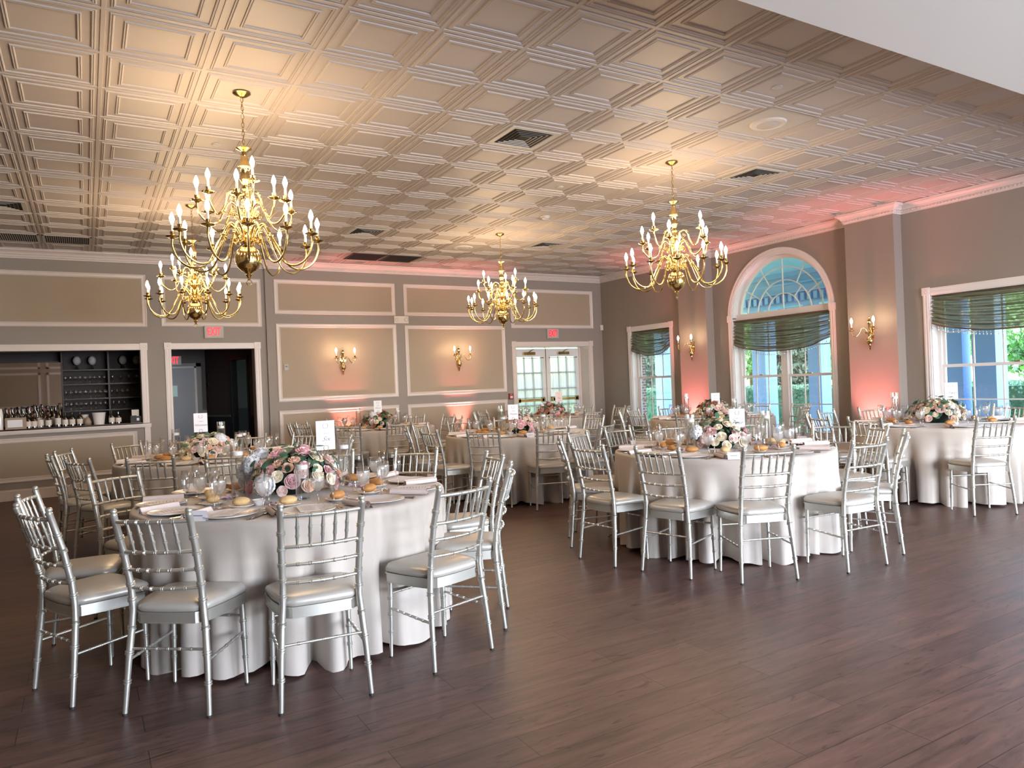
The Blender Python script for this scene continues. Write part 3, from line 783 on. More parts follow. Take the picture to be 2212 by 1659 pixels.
def mk_menu():
    root = MB().prism([(-.05, -.10), (.05, -.10), (.05, .10), (-.05, .10)], 0, .0008).build('menu_card', M['paper'])
    b = MB()
    for k in range(9):
        w = (.018, .03, .026, .034, .02, .03, .034, .024, .03)[k]; z = .075-.018*k; b.box(-w, w, z-.0015, z+.0015, .0008, .0010)
    b.build('printed_lines', M['ink'], root); return root
def mk_place():
    root = empty('place_card', (0, 0, 0)); b = MB(); b.quad((-.045, -.012, 0), (.045, -.012, 0), (.045, 0, .05), (-.045, 0, .05)); b.quad((-.045, .012, 0), (.045, .012, 0), (.045, 0, .05), (-.045, 0, .05))
    b.build('folded_paper', M['paper'], root); l = MB(); l.quad((-.025, -.0078, .024), (.025, -.0078, .024), (.025, -.0068, .028), (-.025, -.0068, .028)); l.build('written_name', M['ink'], root)
    return root
def mk_ramekin():
    return MB().lathe([(0, 0), (.026, 0), (.036, .030), (.038, .032), (.035, .032), (.030, .022), (0, .022)], 24).build('butter_ramekin', M['china'], smooth=50)
def mk_shaker():
    b = MB(); b.lathe([(0, 0), (.014, 0), (.016, .02), (.013, .045), (.012, .05)], 16, m=0); b.lathe([(.013, .05), (.014, .056), (.010, .066), (0, .068)], 16, m=1)
    return b.build('salt_shaker', [M['glass'], M['steel']], smooth=50)
def mk_ribbon(seed):
    rnd = random.Random(seed); b = MB(); n = 18; st = 0
    for k in range(n+1):
        u = k/n; x = (u-.5)*.16; y = .02*sin(u*9+seed); z = .006+.014*abs(sin(u*11+seed)); w = .016
        b.v += [(x, y-w, z), (x, y, z+.01*sin(u*7)), (x, y+w, z*.6)]
    for k in range(n):
        for q in range(2): b.face([k*3+q, k*3+q+1, (k+1)*3+q+1, (k+1)*3+q])
    return b.build('favour_ribbon', M['ribbon'], smooth='all')
rs = random.Random(3)
for tn_, ((cx, cy), ph, cd, seats) in T.items():
    for i, (a, r, tw) in enumerate(seats):
        a_ = R(a); er = Vector((cos(a_), sin(a_), 0)); et = Vector((-sin(a_), cos(a_), 0)); C0 = Vector((cx, cy, ZT))
        o_, sd = SN[tn_][i]; where = '%s setting from left, %s side of %s' % (o_, sd, ph)
        def put(key, fn, rr, tt, rot, cat, what, grp, dz=0):
            o = proto(key, fn); p = C0+er*rr+et*tt; o.location = (p.x, p.y, p.z+dz); o.rotation_euler = (0, 0, a_+PI/2+rot)
            tag(o, what+', '+where, cat, grp+' on '+ph); return o
        put('plate', mk_plate, .735, 0, 0, 'plate', 'white dinner plate', 'dinner plates')
        put('bplate', lambda: mk_plate(.068, 'bread_plate'), .485, -.08, 0, 'plate', 'small white bread plate', 'bread plates')
        pale = rs.random() < .35
        put('rollp' if pale else 'rollb', (lambda: mk_roll('breadpale')) if pale else (lambda: mk_roll('bread', 1.15)), .485, -.08, rs.uniform(-1, 1), 'bread roll', 'pale bread roll' if pale else 'brown bread roll', 'bread rolls', .012)
        put('goblet', mk_goblet, .530, .075, 0, 'glass', 'stemmed goblet of water', 'water goblets')
        put('flute', mk_flute, .600, .148, 0, 'glass', 'empty champagne flute', 'champagne flutes')
        put('napkin', mk_napkin, .745, -.178, rs.uniform(-.15, .15), 'napkin', 'rolled blush napkin', 'rolled napkins')
        put('knife', mk_knife, .735, .158, 0, 'knife', 'steel table knife', 'table knives')
        if tn_ not in FAR: put('fork', mk_fork, .735, .174, .03, 'fork', 'steel dinner fork', 'dinner forks')
        if (tn_, sd) in (('T1', 'near'), ('T2', 'near'), ('T6', 'near')) and i % 3 != 1 or tn_ == 'T1' and i in (0, 1, 10):
            put('menu', mk_menu, .735, 0, rs.uniform(-.25, .25), 'menu', 'printed menu card on a plate', 'menu cards', .019)
        if i % 4 == 2 and tn_ in ('T1', 'T6', 'T4'): put('pcard', mk_place, .845, -.10, rs.uniform(-.2, .2), 'card', 'small folded place card', 'place cards')
        if tn_ in ('T1', 'T6') and i % 2 == 0:
            put('ribbon%d' % (i % 3), lambda: mk_ribbon(i), .395, -.0, rs.uniform(-.5, .5), 'ribbon', 'iridescent favour ribbon', 'favour ribbons')
    for k, (rr, aa) in enumerate(((.40, 215), (.40, 35))):
        o = proto('ram', mk_ramekin); a_ = R(aa+12*(ord(tn_[1]) % 3)); o.location = (cx+rr*cos(a_), cy+rr*sin(a_), ZT); o.rotation_euler = (0, 0, 0)
        tag(o, 'white butter ramekin on the %s side of the flowers on %s' % (('near', 'far')[k], ph), 'ramekin', 'butter ramekins')
    o = proto('shaker', mk_shaker); o.location = (cx+.36*cos(R(330)), cy+.36*sin(R(330)), ZT); tag(o, 'small glass salt shaker with a steel cap on '+ph, 'shaker', 'salt shakers')

# ------------------------------------------------------------------ centrepieces
def rose_mesh(m_, seed):
    rnd = random.Random(seed); b = MB()
    for ring, (cnt, rad, h, open_) in enumerate(((3, .010, .030, .1), (4, .017, .029, .35), (5, .025, .025, .7), (6, .033, .018, 1.05))):
        for k in range(cnt):
            a0 = 2*PI*k/cnt+ring*.6+rnd.uniform(-.1, .1); wd = 2*PI/cnt*.72; st = len(b.v); nu, nv = 5, 4
            for j in range(nv+1):
                v = j/nv
                for i in range(nu+1):
                    u = -1+2*i/nu; a = a0+u*wd*(.5+.3*v); rr = rad*(.35+.65*v)+.006*open_*v*v*(1-.3*abs(u)); z = h*(v**.8)*(1-.25*u*u*v)-.004*open_*v*v
                    b.v.append((rr*cos(a), rr*sin(a), z))
            for j in range(nv):
                for i in range(nu): b.face([st+j*(nu+1)+i, st+j*(nu+1)+i+1, st+(j+1)*(nu+1)+i+1, st+(j+1)*(nu+1)+i])
    b.blob((0, 0, .006), .018, 8, 5)
    return b.mesh('rose', M[m_], 'all')
def hydra_mesh(seed):
    rnd = random.Random(seed); b = MB(); b.blob((0, 0, .03), .050, 12, 8, sc=(1, 1, .85))
    for k in range(110):
        z = rnd.uniform(-.35, 1); a = rnd.uniform(0, 2*PI); rr = math.sqrt(1-z*z); d = Vector((rr*cos(a), rr*sin(a), z)); p = d*.054; p.z = p.z*.85+.03
        t = d.orthogonal().normalized(); w = d.cross(t); ph_ = rnd.uniform(0, 6)
        for q in range(4):
            aa = ph_+q*PI/2; e = t*cos(aa)+w*sin(aa); f = t*cos(aa+.8)+w*sin(aa+.8); g = t*cos(aa-.8)+w*sin(aa-.8)
            b.quad(p, p+f*.008+d*.002, p+e*.0125+d*.004, p+g*.008+d*.002)
    return b.mesh('hydrangea', M['hydra'], 'all')
def leaf_mesh(seed, R_=.20, n=110, round_=True):
    rnd = random.Random(seed); b = MB()
    b.blob((0, 0, .07), .5, 16, 8, 1, sc=(R_*1.15, R_*1.15, .20))
    for k in range(n):
        a = rnd.uniform(0, 2*PI); el = rnd.uniform(.0, 1.35); rr = R_*rnd.uniform(.80, 1.28); d = Vector((cos(el)*cos(a), cos(el)*sin(a), sin(el)*.78))
        p = Vector((d.x*rr, d.y*rr, .05+d.z*rr)); L_ = rnd.uniform(.014, .026); n_ = (d+Vector((rnd.uniform(-.6, .6), rnd.uniform(-.6, .6), rnd.uniform(-.2, .6)))).normalized()
        t = n_.orthogonal().normalized(); t = Matrix.Rotation(rnd.uniform(0, 6.28), 3, n_) @ t; w = n_.cross(t); st = len(b.v); m_ = 10
        asp = .92 if rnd.random() < .6 else .45
        b.v.append(tuple(p+n_*.002))
        for q in range(m_): aq = 2*PI*q/m_; b.v.append(tuple(p+t*L_*1.2*cos(aq)+w*L_*asp*sin(aq)-n_*.003*abs(sin(aq))))
        for q in range(m_): b.face([st, st+1+q, st+1+(q+1) % m_])
        if k % 6 == 0: b.tube([Vector((0, 0, .06)), p*.7+Vector((0, 0, .02)), p], [.002, .002, .001], 4)
    return b.mesh('greenery', [M['green'], M['soil']], 'all')
ROSE = {k: rose_mesh(k, i) for i, k in enumerate(('rosepink', 'roseblush', 'rosecream', 'rosepeach', 'rust'))}
HYD = hydra_mesh(1); LEAF = [leaf_mesh(5), leaf_mesh(6)]
SCH = {'T1': (['rosepink', 'roseblush', 'rosecream', 'rosepink', 'rosepeach', 'rosecream'], 6), 'T2': (['rosecream', 'rosecream', 'roseblush', 'rosepeach'], 2), 'T3': (['roseblush', 'rust', 'rosecream'], 1),
       'T4': (['rosecream', 'rosecream', 'roseblush', 'rosepink'], 1), 'T5': (['rosepeach', 'rust', 'rosepink', 'rust'], 0), 'T6': (['rosepink', 'rosecream', 'rosecream', 'roseblush'], 1),
       'T7': (['rosecream', 'rosepeach', 'roseblush', 'rosecream'], 1), 'T8': (['rosecream', 'rust', 'rosecream', 'roseblush'], 0)}
FL = {'T1': 'pink, blush and white flower arrangement with round leaves', 'T2': 'cream and peach rose arrangement with greenery', 'T3': 'blush and cream flower arrangement with dark leaves', 'T4': 'cream rose arrangement with pink accents',
      'T5': 'rust and peach flower arrangement', 'T6': 'pink and cream rose arrangement', 'T7': 'low cream and blush flower arrangement with greenery', 'T8': 'cream and brown flower arrangement'}
def bouquet(tn_, x, y, sc=1.0):
    rnd = random.Random(tn_); root = empty('flower_arrangement', (x, y, ZT), rnd.uniform(0, 6)); cols, nh = SCH[tn_]
    link('greenery', LEAF[ord(tn_[1]) % 2], root).scale = (sc, sc, sc)
    # spread points over a dome, alternate blooms
    n = 58; k_ = 0
    pts = []
    for k in range(n):
        z = 1-(k+.5)/n*.98; a = k*2.399963; rr = math.sqrt(max(0, 1-z*z)); pts.append(Vector((rr*cos(a), rr*sin(a), z)))
    hs = set(rnd.sample(range(4, n-4), nh)) if nh else set()
    for k, d in enumerate(pts):
        if k not in hs and rnd.random() < .10: continue
        if k in hs: me, nm, s_ = HYD, 'hydrangea_bloom', 1.15
        else: me, nm, s_ = ROSE[rnd.choice(cols)], 'rose_bloom', rnd.uniform(.85, 1.35)
        rr = .205*sc*rnd.uniform(.9, 1.08); p = Vector((d.x*rr, d.y*rr, .035+d.z*rr*.82))
        o = link(nm, me, root, p); q = Vector((0, 0, 1)).rotation_difference((d+Vector((0, 0, .15))).normalized()); o.rotation_euler = q.to_euler(); o.scale = (s_, s_, s_)
    tag(root, FL[tn_]+' in the middle of '+T[tn_][1], 'flower arrangement', 'table centrepieces'); return root
def mk_vase(h):
    root = empty('candle_vase', (0, 0, 0)); r = .040
    MB().lathe([(0, .001), (r, .001), (r, h)], 28).build('glass_cylinder', M['glass'], root, smooth=60)
    MB().lathe([(0, .006), (r*.94, .006), (r*.94, h*.80), (0, h*.80)], 28).build('water', M['vwater'], root, smooth=60)
    MB().lathe([(0, h*.80-.004), (r*.80, h*.80-.002), (r*.86, h*.80+.010), (r*.80, h*.80+.022), (.004, h*.80+.024), (0, h*.80+.024)], 24).tube([(0, 0, h*.80+.024), (0, 0, h*.80+.032)], .0012, 5).build('floating_candle', M['wax'], root, smooth=50)
    return root
def card_holder(tn_, x, y, word, faceto, zc, h=.185, w=.125):
    root = empty('table_card', (x, y, ZT), faceto); zc -= ZT
    cm = MB().box(-w/2, w/2, -.0008, .0008, zc-h/2, zc+h/2).build('card_sheet', M['paperpink'] if tn_ in ('T5',) else M['paper'], root)
    st = MB(); st.tube([(0, .004, .0), (0, .004, zc-h/2-.01)], .0016, 6); st.tube([(.016*cos(2*PI*k/16), .003, zc-h/2+.012+.016*sin(2*PI*k/16)) for k in range(16)], .0013, 6, closed=True)
    st.lathe([(0, 0), (.03, 0), (.03, .004), (0, .004)], 20); st.tube([(.016*cos(2*PI*k/16), -.003, zc-h/2+.012+.016*sin(2*PI*k/16)) for k in range(16)], .0013, 6, closed=True)
    st.build('wire_holder', M['brass'], root, smooth=50)
    rot = (PI/2, 0, 0)
    text('card_heading', 'TABLE', .013, (0, -.0012, zc+.012), rot, M['ink'], root, spacing=1.3)
    text('card_name', word, .040 if len(word) < 5 else .028, (0, -.0012, zc-.024), rot, M['ink'], root, shear=.55, extrude=.0002, sx=1.15)
    cr = MB()
    cc = zc+.060
    for sg in (-1, 1):
        cr.tube([(sg*.017*cos(R(-86+126*k/12)), -.0012, cc+.017*sin(R(-86+126*k/12))) for k in range(13)], .0006, 4)
        for k in range(7):
            a = R(-70+110*k/6); p = Vector((sg*.017*cos(a), -.0012, cc+.017*sin(a))); q = Vector((sg*cos(a+.9), 0, sin(a+.9))); cr.tube([p, p+q*.0055], [.0012, .0003], 4); q = Vector((sg*cos(a+1.9), 0, sin(a+1.9))); cr.tube([p, p+q*.0045], [.0011, .0003], 4)
    cr.tube([(-.003, -.0012, cc-.005), (0, -.0012, cc+.006), (.003, -.0012, cc-.005)], .0006, 4); cr.build('printed_crest', M['ink'], root)
    tag(root, 'white table card reading %s on a wire holder, %s' % (word, 'in '+T[tn_][1][4:]+' flowers') if False else 'upright table number card on a wire holder among the flowers of '+T[tn_][1], 'card', 'table number cards')
CP = {  # flowers offset, card (x, y, z centre), vases (x, y, height)
 'T1': ((.93, -.12), (1.14, -.12, 1.11), [(.61, -.09, .32), (.90, -.45, .22), (1.28, -.03, .30), (.95, .24, .24)]),
 'T2': ((.86, 3.10), (.80, 3.00, 1.13), [(.60, 3.28, .30), (1.06, 3.50, .34), (1.17, 3.10, .24), (1.24, 3.30, .24)]),
 'T3': ((3.86, 6.40), (3.80, 6.25, 1.115), [(3.62, 6.68, .32), (4.15, 6.30, .30), (4.02, 6.08, .22)]),
 'T4': ((4.52, 3.12), (4.36, 3.0, 1.04), [(4.22, 3.02, .24), (4.78, 2.98, .24), (4.44, 3.46, .34)]),
 'T5': ((7.0, 6.15), (7.14, 6.10, 1.12), [(6.75, 6.05, .26), (7.3, 6.3, .30)]),
 'T6': ((4.52, -.22), (4.56, -.38, 1.01), [(4.20, -.20, .30), (4.83, -.45, .30), (4.70, .12, .22)]),
 'T7': ((8.0, -.12), (8.30, -.12, 1.11), [(7.86, .28, .34), (7.78, -.40, .22), (8.38, .06, .26)]),
 'T8': ((7.90, 3.12), (7.84, 3.02, 1.04), [(7.72, 3.5, .36), (8.2, 3.0, .26)]),
}
for tn_, (fl, cd, vs) in CP.items():
    bouquet(tn_, *fl, sc={'T1': 1.28, 'T2': 1.12, 'T3': 1.2, 'T4': 1.05, 'T5': 1.15, 'T6': 1.2, 'T7': 1.25, 'T8': 1.15}[tn_])
    ang = math.atan2(CAM.y-cd[1], CAM.x-cd[0])+PI/2+{'T1': .42, 'T6': .0, 'T3': .2, 'T8': .2}.get(tn_, .1)
    card_holder(tn_, cd[0], cd[1], T[tn_][2], ang, cd[2])
    L = sorted(range(len(vs)), key=lambda k: px((vs[k][0], vs[k][1], .8))[0])
    for rank, k in enumerate(L):
        x, y, h = vs[k]; o = proto('vase%.2f' % h, lambda: mk_vase(h)); o.location = (x, y, ZT)
        tag(o, 'clear cylinder vase with floating candle, %s from left on %s' % (ORD[rank], T[tn_][1]), 'vase', 'candle vases on '+T[tn_][1])

# ------------------------------------------------------------------ chandeliers
def spline(pts, n=8):
    P = [Vector(p) for p in pts]; out = []
    for i in range(len(P)-1):
        p0, p1, p2, p3 = P[max(i-1, 0)], P[i], P[i+1], P[min(i+2, len(P)-1)]
        for k in range(n):
            t = k/n; out.append(.5*((2*p1)+(p2-p0)*t+(2*p0-5*p1+4*p2-p3)*t*t+(3*p1-p0-3*p2+p3)*t*t*t))
    out.append(P[-1]); return out
BULBS = []
def light_fitting(root, at, m_sleeve=True, key='fit', big=1.0):
    """drip pan, candle sleeve, bulb as children of an arm"""
    pn = MB().lathe([(0, -.004), (.010, -.012), (.018, -.006), (.036, -.001), (.047, .004), (.048, .007), (.034, .003), (.014, .004), (.011, .012), (.013, .018), (.0165, .022), (.0165, .038), (.018, .040), (.014, .042), (0, .042)], 20).build('drip_pan', M['brass'], root, smooth=50, loc=at)
    cd = MB().lathe([(.0095, .040), (.0095, .092), (0, .093)], 12).build('candle_sleeve', M['candle'], root, smooth=50, loc=at)
    bl = MB().lathe([(.006, .092), (.010, .104), (.0165, .124), (.0175, .134), (.0145, .150), (.008, .168), (.002, .180), (0, .181)], 14).build('bulb', M['bulb'], root, smooth='all', loc=at)
    return pn
def make_arm(r, zpan, za, tier):
    """arm in the XZ plane, axis at x=0; za = height where it leaves the stem"""
    if tier == 0: pts = [(.04, 0, za), (.075, 0, za+.085), (.13, 0, za+.125), (.19, 0, za+.02), (r*.55, 0, zpan-.175), (r*.74, 0, zpan-.215), (r*.92, 0, zpan-.165), (r*1.005, 0, zpan-.07), (r, 0, zpan)]
    elif tier == 1: pts = [(.04, 0, za), (.07, 0, za+.07), (.12, 0, za+.095), (.165, 0, za+.02), (r*.58, 0, zpan-.13), (r*.76, 0, zpan-.15), (r*.94, 0, zpan-.10), (r*1.005, 0, zpan-.04), (r, 0, zpan)]
    else: pts = [(.03, 0, za), (.055, 0, za+.055), (.10, 0, za+.075), (.135, 0, za+.045), (.155, 0, za-.03), (.19, 0, za-.085), (r*.82, 0, za-.09), (r*.98, 0, zpan-.05), (r, 0, zpan)]
    p = spline(pts, 6); root = MB().tube(p, [.0075]*len(p), 8)
    # curl and knop
    c = [(.09+.028*cos(a)*(1-a/14), 0, za+.01+.028*sin(a)*(1-a/14)) for a in [k*.5 for k in range(20)]]
    root.tube(c, .004, 5)
    i = int(len(p)*.36); q = p[i]; t = (p[i+1]-p[i-1]).normalized()
    root.tube([q-t*.016, q-t*.012, q-t*.004, q+t*.004, q+t*.012, q+t*.016], [.008, .013, .010, .010, .013, .008], 8)
    o = root.build('arm', M['brass'], None, smooth=60)
    light_fitting(o, (r, 0, zpan)); return o
CZ = 3.62
def make_chandelier():
    root = empty('brass_chandelier', (0, 0, CZ))
    z = lambda a: a-CZ
    MB().lathe([(0, 0), (.062, 0), (.064, -.006), (.050, -.016), (.030, -.028), (.010, -.036), (0, -.036)], 28).build('canopy', M['brassdark'], root, smooth=50)
    ch = MB(); zz = z(3.585); k = 0
    while zz > z(3.225):
        a = k % 2*PI/2; pts = [Vector((.010*cos(t)*cos(a), .010*cos(t)*sin(a), zz-.016+.019*sin(t))) for t in [2*PI*q/12 for q in range(12)]]
        ch.tube(pts, .0022, 5, closed=True); zz -= .031; k += 1
    ch.tube([(.006*sin(q*.7), .006*cos(q*.7), z(3.6)-.4*q/40) for q in range(41)], .0018, 4)
    ch.build('chain', M['brassdark'], root, smooth=50)
    prof = [(0, 3.225), (.012, 3.222), (.055, 3.212), (.058, 3.205), (.040, 3.196), (.018, 3.184), (.016, 3.16), (.022, 3.150), (.026, 3.13), (.030, 3.10), (.047, 3.078), (.050, 3.070), (.040, 3.060), (.030, 3.04), (.034, 3.00), (.040, 2.975), (.028, 2.950), (.018, 2.935), (.030, 2.920), (.030, 2.905), (.018, 2.890),
            (.038, 2.86), (.045, 2.84), (.038, 2.815), (.020, 2.795), (.034, 2.78), (.034, 2.765), (.018, 2.75), (.030, 2.72), (.046, 2.70), (.048, 2.68), (.030, 2.655), (.020, 2.64), (.042, 2.615), (.046, 2.60), (.042, 2.585), (.022, 2.57), (.030, 2.55), (.060, 2.535), (.062, 2.522), (.034, 2.51), (.024, 2.495),
            (.040, 2.485), (.066, 2.465), (.086, 2.435), (.094, 2.40), (.092, 2.365), (.078, 2.33), (.054, 2.305), (.030, 2.292), (.022, 2.282), (.026, 2.272), (.016, 2.262), (.010, 2.245), (.012, 2.238), (0, 2.232)]
    MB().lathe([(r, z(h)) for r, h in prof], 32).build('turned_stem', M['brass'], root, smooth=35)
    MB().tube([(.019*cos(2*PI*k/20), 0, z(2.215)+.019*sin(2*PI*k/20)) for k in range(20)], .0032, 6, closed=True).build('bottom_ring', M['brass'], root, smooth=50)
    for tier, (cnt, r, zp, za, ph) in enumerate(((12, .505, 2.535, 2.515, 20), (6, .350, 2.775, 2.70, 10), (3, .275, 2.895, 2.83, 150))):
        pr = make_arm(r, z(zp), z(za), tier)
        for k in range(cnt):
            o = pr if k == 0 else copy_tree(pr)
            o.parent = root; o.rotation_euler = (0, 0, R(ph)+2*PI*k/cnt)
    return root
CH = [((.909, .904), 'large brass candle chandelier nearest the camera, over the Six table'), ((5.163, .914), 'brass candle chandelier before the arched window, over the Four table'),
      ((5.229, 4.66), 'smallest looking brass chandelier in the middle, before the far wall panels'), ((.976, 4.47), 'brass candle chandelier before the bar opening, behind the largest one')]
c0 = make_chandelier()
for k, ((x, y), lab) in enumerate(CH):
    o = c0 if k == 0 else copy_tree(c0)
    o.location = (x, y, CZ); o.rotation_euler = (0, 0, (0, .5, .3, -.2)[k]); tag(o, lab, 'chandelier', 'brass chandeliers')
# ------------------------------------------------------------------ sconces
def make_sconce():
    root = empty('wall_sconce', (0, 0, 0))   # wall at y=0, room towards -y
    prof = [(0, .235), (.006, .225), (.010, .21), (.006, .198), (.016, .185), (.026, .16), (.027, .14), (.018, .115), (.012, .10), (.020, .085), (.014, .07), (.012, .03), (.018, .0), (.026, -.02), (.018, -.045), (.022, -.06), (.045, -.085), (.050, -.11), (.044, -.14), (.022, -.165), (.012, -.175), (.018, -.190), (.010, -.205), (.014, -.217), (.007, -.23), (.010, -.24), (0, -.252)]
    MB().lathe(prof, 24, at=(0, -.05, 0)).tube([(0, -.05, 0), (0, -.005, 0)], .012, 8).box(-.03, .03, -.008, 0, -.09, .10).build('turned_body', M['brass'], root, smooth=35)
    for s in (-1, 1):
        p = spline([(s*.015, -.055, -.02), (s*.035, -.09, .055), (s*.065, -.125, .065), (s*.09, -.15, .0), (s*.12, -.18, -.045), (s*.155, -.205, -.03), (s*.165, -.21, .02), (s*.165, -.21, .035)], 6)
        a = MB().tube(p, .006, 8).tube([(s*(.03+.022*cos(t)*(1-t/14)), -.075, .0+.022*sin(t)*(1-t/14)) for t in [q*.5 for q in range(20)]], .0035, 5).build('arm', M['brass'], root, smooth=60)
        light_fitting(a, (s*.165, -.21, .038))
    return root
SC = [((3.76, WY, 1.91), 0, 'left brass two-candle sconce on the panelled back wall'), ((6.03, WY, 1.92), 0, 'right brass two-candle sconce on the panelled back wall'),
      ((WX-.18, 4.96, 1.92), -PI/2, 'brass two-candle sconce on the pier left of the arched window'), ((WX-.18, 1.50, 1.90), -PI/2, 'brass two-candle sconce on the pier right of the arched window')]
s0 = make_sconce()
for k, (p, rz, lab) in enumerate(SC):
    o = s0 if k == 0 else copy_tree(s0); o.location = p; o.rotation_euler = (0, 0, rz); tag(o, lab, 'sconce', 'brass wall sconces')

# ------------------------------------------------------------------ wall fittings
def exit_sign(x, z, y, lab, w=.29, h=.20):
    r = MB().box(-w/2, w/2, -.045, 0, -h/2, h/2).box(-w/2+.01, w/2-.01, -.049, -.045, -h/2+.01, h/2-.01).build('exit_sign', M['signbody'], None, loc=(x, y, z))
    text('exit_lettering', 'EXIT', .185, (0, -.052, 0), (PI/2, 0, 0), M['redsign'], r, extrude=.002, sx=.55, offset=.004)
    tag(r, lab, 'exit sign'); return r
exit_sign(1.665, 2.42, WYL, 'red lit EXIT sign above the dark hall doorway')
exit_sign(8.22, 2.39, WY, 'red lit EXIT sign above the curtained glass doors')
em = MB().box(-.14, .14, -.05, 0, -.065, .065)
for s in (-1, 1): em.lathe([(.040, 0), (.040, .012), (.030, .016), (.022, .008), (0, .006)], 18, at=(s*.095, -.05, 0), rot=Matrix.Rotation(R(90), 3, 'X'))
tag(em.build('emergency_light', M['plastic'], None, smooth=40, loc=(4.885, WY, 2.645)), 'pale two-headed emergency light between the upper wall panels', 'emergency light')
t = MB().box(-.035, .035, -.022, 0, -.048, .048).build('thermostat', M['signbody'], None, loc=(2.785, WY-.003, 1.82)); MB().box(-.02, .02, -.025, -.022, .0, .03).build('display', M['doorgrey'], t)
tag(t, 'small grey thermostat at the left end of the sconce panel', 'thermostat')
t = MB().box(-.045, .045, -.045, 0, -.06, .06).build('fire_alarm', M['redbox'], None, loc=(7.165, WY, 1.135)); MB().box(-.028, .028, -.049, -.045, -.035, .01).build('pull_handle', M['plastic'], t)
text('alarm_lettering', 'FIRE', .022, (0, -.046, .038), (PI/2, 0, 0), M['plastic'], t)
tag(t, 'dark red fire alarm box beside the curtained doors', 'fire alarm')
ms = MB().box(-.032, .032, -.02, .02, -.055, .055).lathe([(.02, -.03), (.024, 0), (.02, .02), (0, .02)], 12, at=(0, -.02, 0)).build('motion_sensor', M['plastic'], None, smooth=40, loc=(WX-.03, WY-.03, 2.52), rz=R(-40))
tag(ms, 'small pale motion sensor in the back corner of the room', 'sensor')

# ------------------------------------------------------------------ ceiling fittings
def cell(i, j): return ((i+.5)*G, (j+.5)*G)
def diffuser(i, j, lab):
    x, y = cell(i, j); r = empty('air_diffuser', (x, y, CEIL)); b = MB()
    for k in range(5):
        a, c = .205-.036*k, .182-.036*k
        for q in range(4):
            rot = Matrix.Rotation(q*PI/2, 3, 'Z'); P = [(-a, -a, -.004), (a, -a, -.004), (c, -c, .018), (-c, -c, .018)]
            b.quad(*[rot @ Vector(p) for p in P]); b.quad(*[rot @ Vector((p[0], p[1], p[2]-.003)) for p in P][::-1])
    b.build('louvre_vanes', M['ventgrey'], r)
    MB().box(-.235, .235, -.235, .235, -.006, -.001).build('face_plate', M['ventgrey'], r) if False else None
    f = MB()
    for (x0, x1, y0, y1) in ((-.25, .25, -.25, -.205), (-.25, .25, .205, .25), (-.25, -.205, -.205, .205), (.205, .25, -.205, .205)): f.box(x0, x1, y0, y1, -.008, 0)
    f.build('vent_frame', M['ventgrey'], r); MB().box(-.204, .204, -.204, .204, .0175, .019).box(-.2045, .2045, -.2045, .2045, -.0015, -.0005).build('duct_opening', M['black'], r)
    tag(r, lab, 'air vent', 'square ceiling air vents')
diffuser(5, 1, 'square louvred ceiling vent nearest the camera, at the top middle'); diffuser(10, 1, 'square louvred ceiling vent above the chandelier by the arched window')
diffuser(5, 8, 'square louvred ceiling vent over the far table, behind the largest chandelier'); diffuser(10, 8, 'square louvred ceiling vent between the far chandelier and the back corner'); diffuser(-2, 8, 'square louvred ceiling vent at the left edge')
def grille(i, j, lab, slats=True):
    x, y = cell(i, j); r = empty('return_grille', (x, y, CEIL)); MB().box(-.27, .27, -.27, .27, -.004, -.002).build('dark_opening', M['black'] if slats else M['soot'], r); b = MB()
    for k in range(22):
        xx = -.26+.52*k/21; b.box(xx-.003, xx+.003, -.27, .27, -.014, -.004)
    b.box(-.29, .29, -.29, -.265, -.014, 0).box(-.29, .29, .265, .29, -.014, 0).box(-.29, -.265, -.29, .29, -.014, 0).box(.265, .29, -.29, .29, -.014, 0)
    b.build('grille_slats', M['ventgrey'] if slats else M['soot'], r); tag(r, lab, 'return grille', 'dark return grilles along the back wall')
grille(-2, 11, 'dark slatted return grille at the left edge of the ceiling'); grille(-1, 11, 'dark slatted return grille, second along the back wall from the left edge')
grille(6, 11, 'left of two sooty return grilles above the sconce panel', False); grille(7, 11, 'right of two sooty return grilles above the sconce panel', False)
def speaker(i, j, lab):
    x, y = cell(i, j); r = MB().lathe([(.0, -.016), (.10, -.015), (.105, -.018), (.15, -.012), (.160, 0)], 36).build('ceiling_speaker', M['plastic'], None, smooth=40, loc=(x, y, CEIL))
    MB().lathe([(0, -.019), (.094, -.0185), (.098, -.016)], 32).build('speaker_mesh', M['ventgrey'], r, smooth=40); tag(r, lab, 'ceiling speaker')
speaker(8, -1, 'round white ceiling speaker near the soffit'); speaker(8, 9, 'round ceiling speaker over the far tables')
for k, (x, y, lab) in enumerate(((7.505, -1.482, 'round sprinkler cover in the ceiling beside the speaker, near the soffit'), (1.504, 3.565, 'round sprinkler cover in the ceiling left of the largest chandelier'), (12.69, -1.565, 'round sprinkler cover in the ceiling at the right edge'),
        (7.56, 3.545, 'round sprinkler cover in the ceiling over the middle of the room'), (12.1, 3.6, 'round sprinkler cover right of the chandelier by the arched window'), (7.6, 9.5, 'round sprinkler cover beyond the far square vent'))):
    tag(MB().lathe([(0, -.007), (.034, -.007), (.040, -.003), (.040, .014)], 24).build('sprinkler_cover', M['ventgrey'], None, smooth=40, loc=(x*G, y*G, CEIL)), lab, 'sprinkler cover', 'sprinkler covers')
tag(MB().lathe([(0, -.045), (.035, -.042), (.05, -.03), (.055, -.012), (.07, -.01), (.07, 0)], 24).build('smoke_detector', M['plastic'], None, smooth=40, loc=(8.607*G, 5.659*G, CEIL)), 'small white smoke detector in the middle of the ceiling', 'smoke detector')

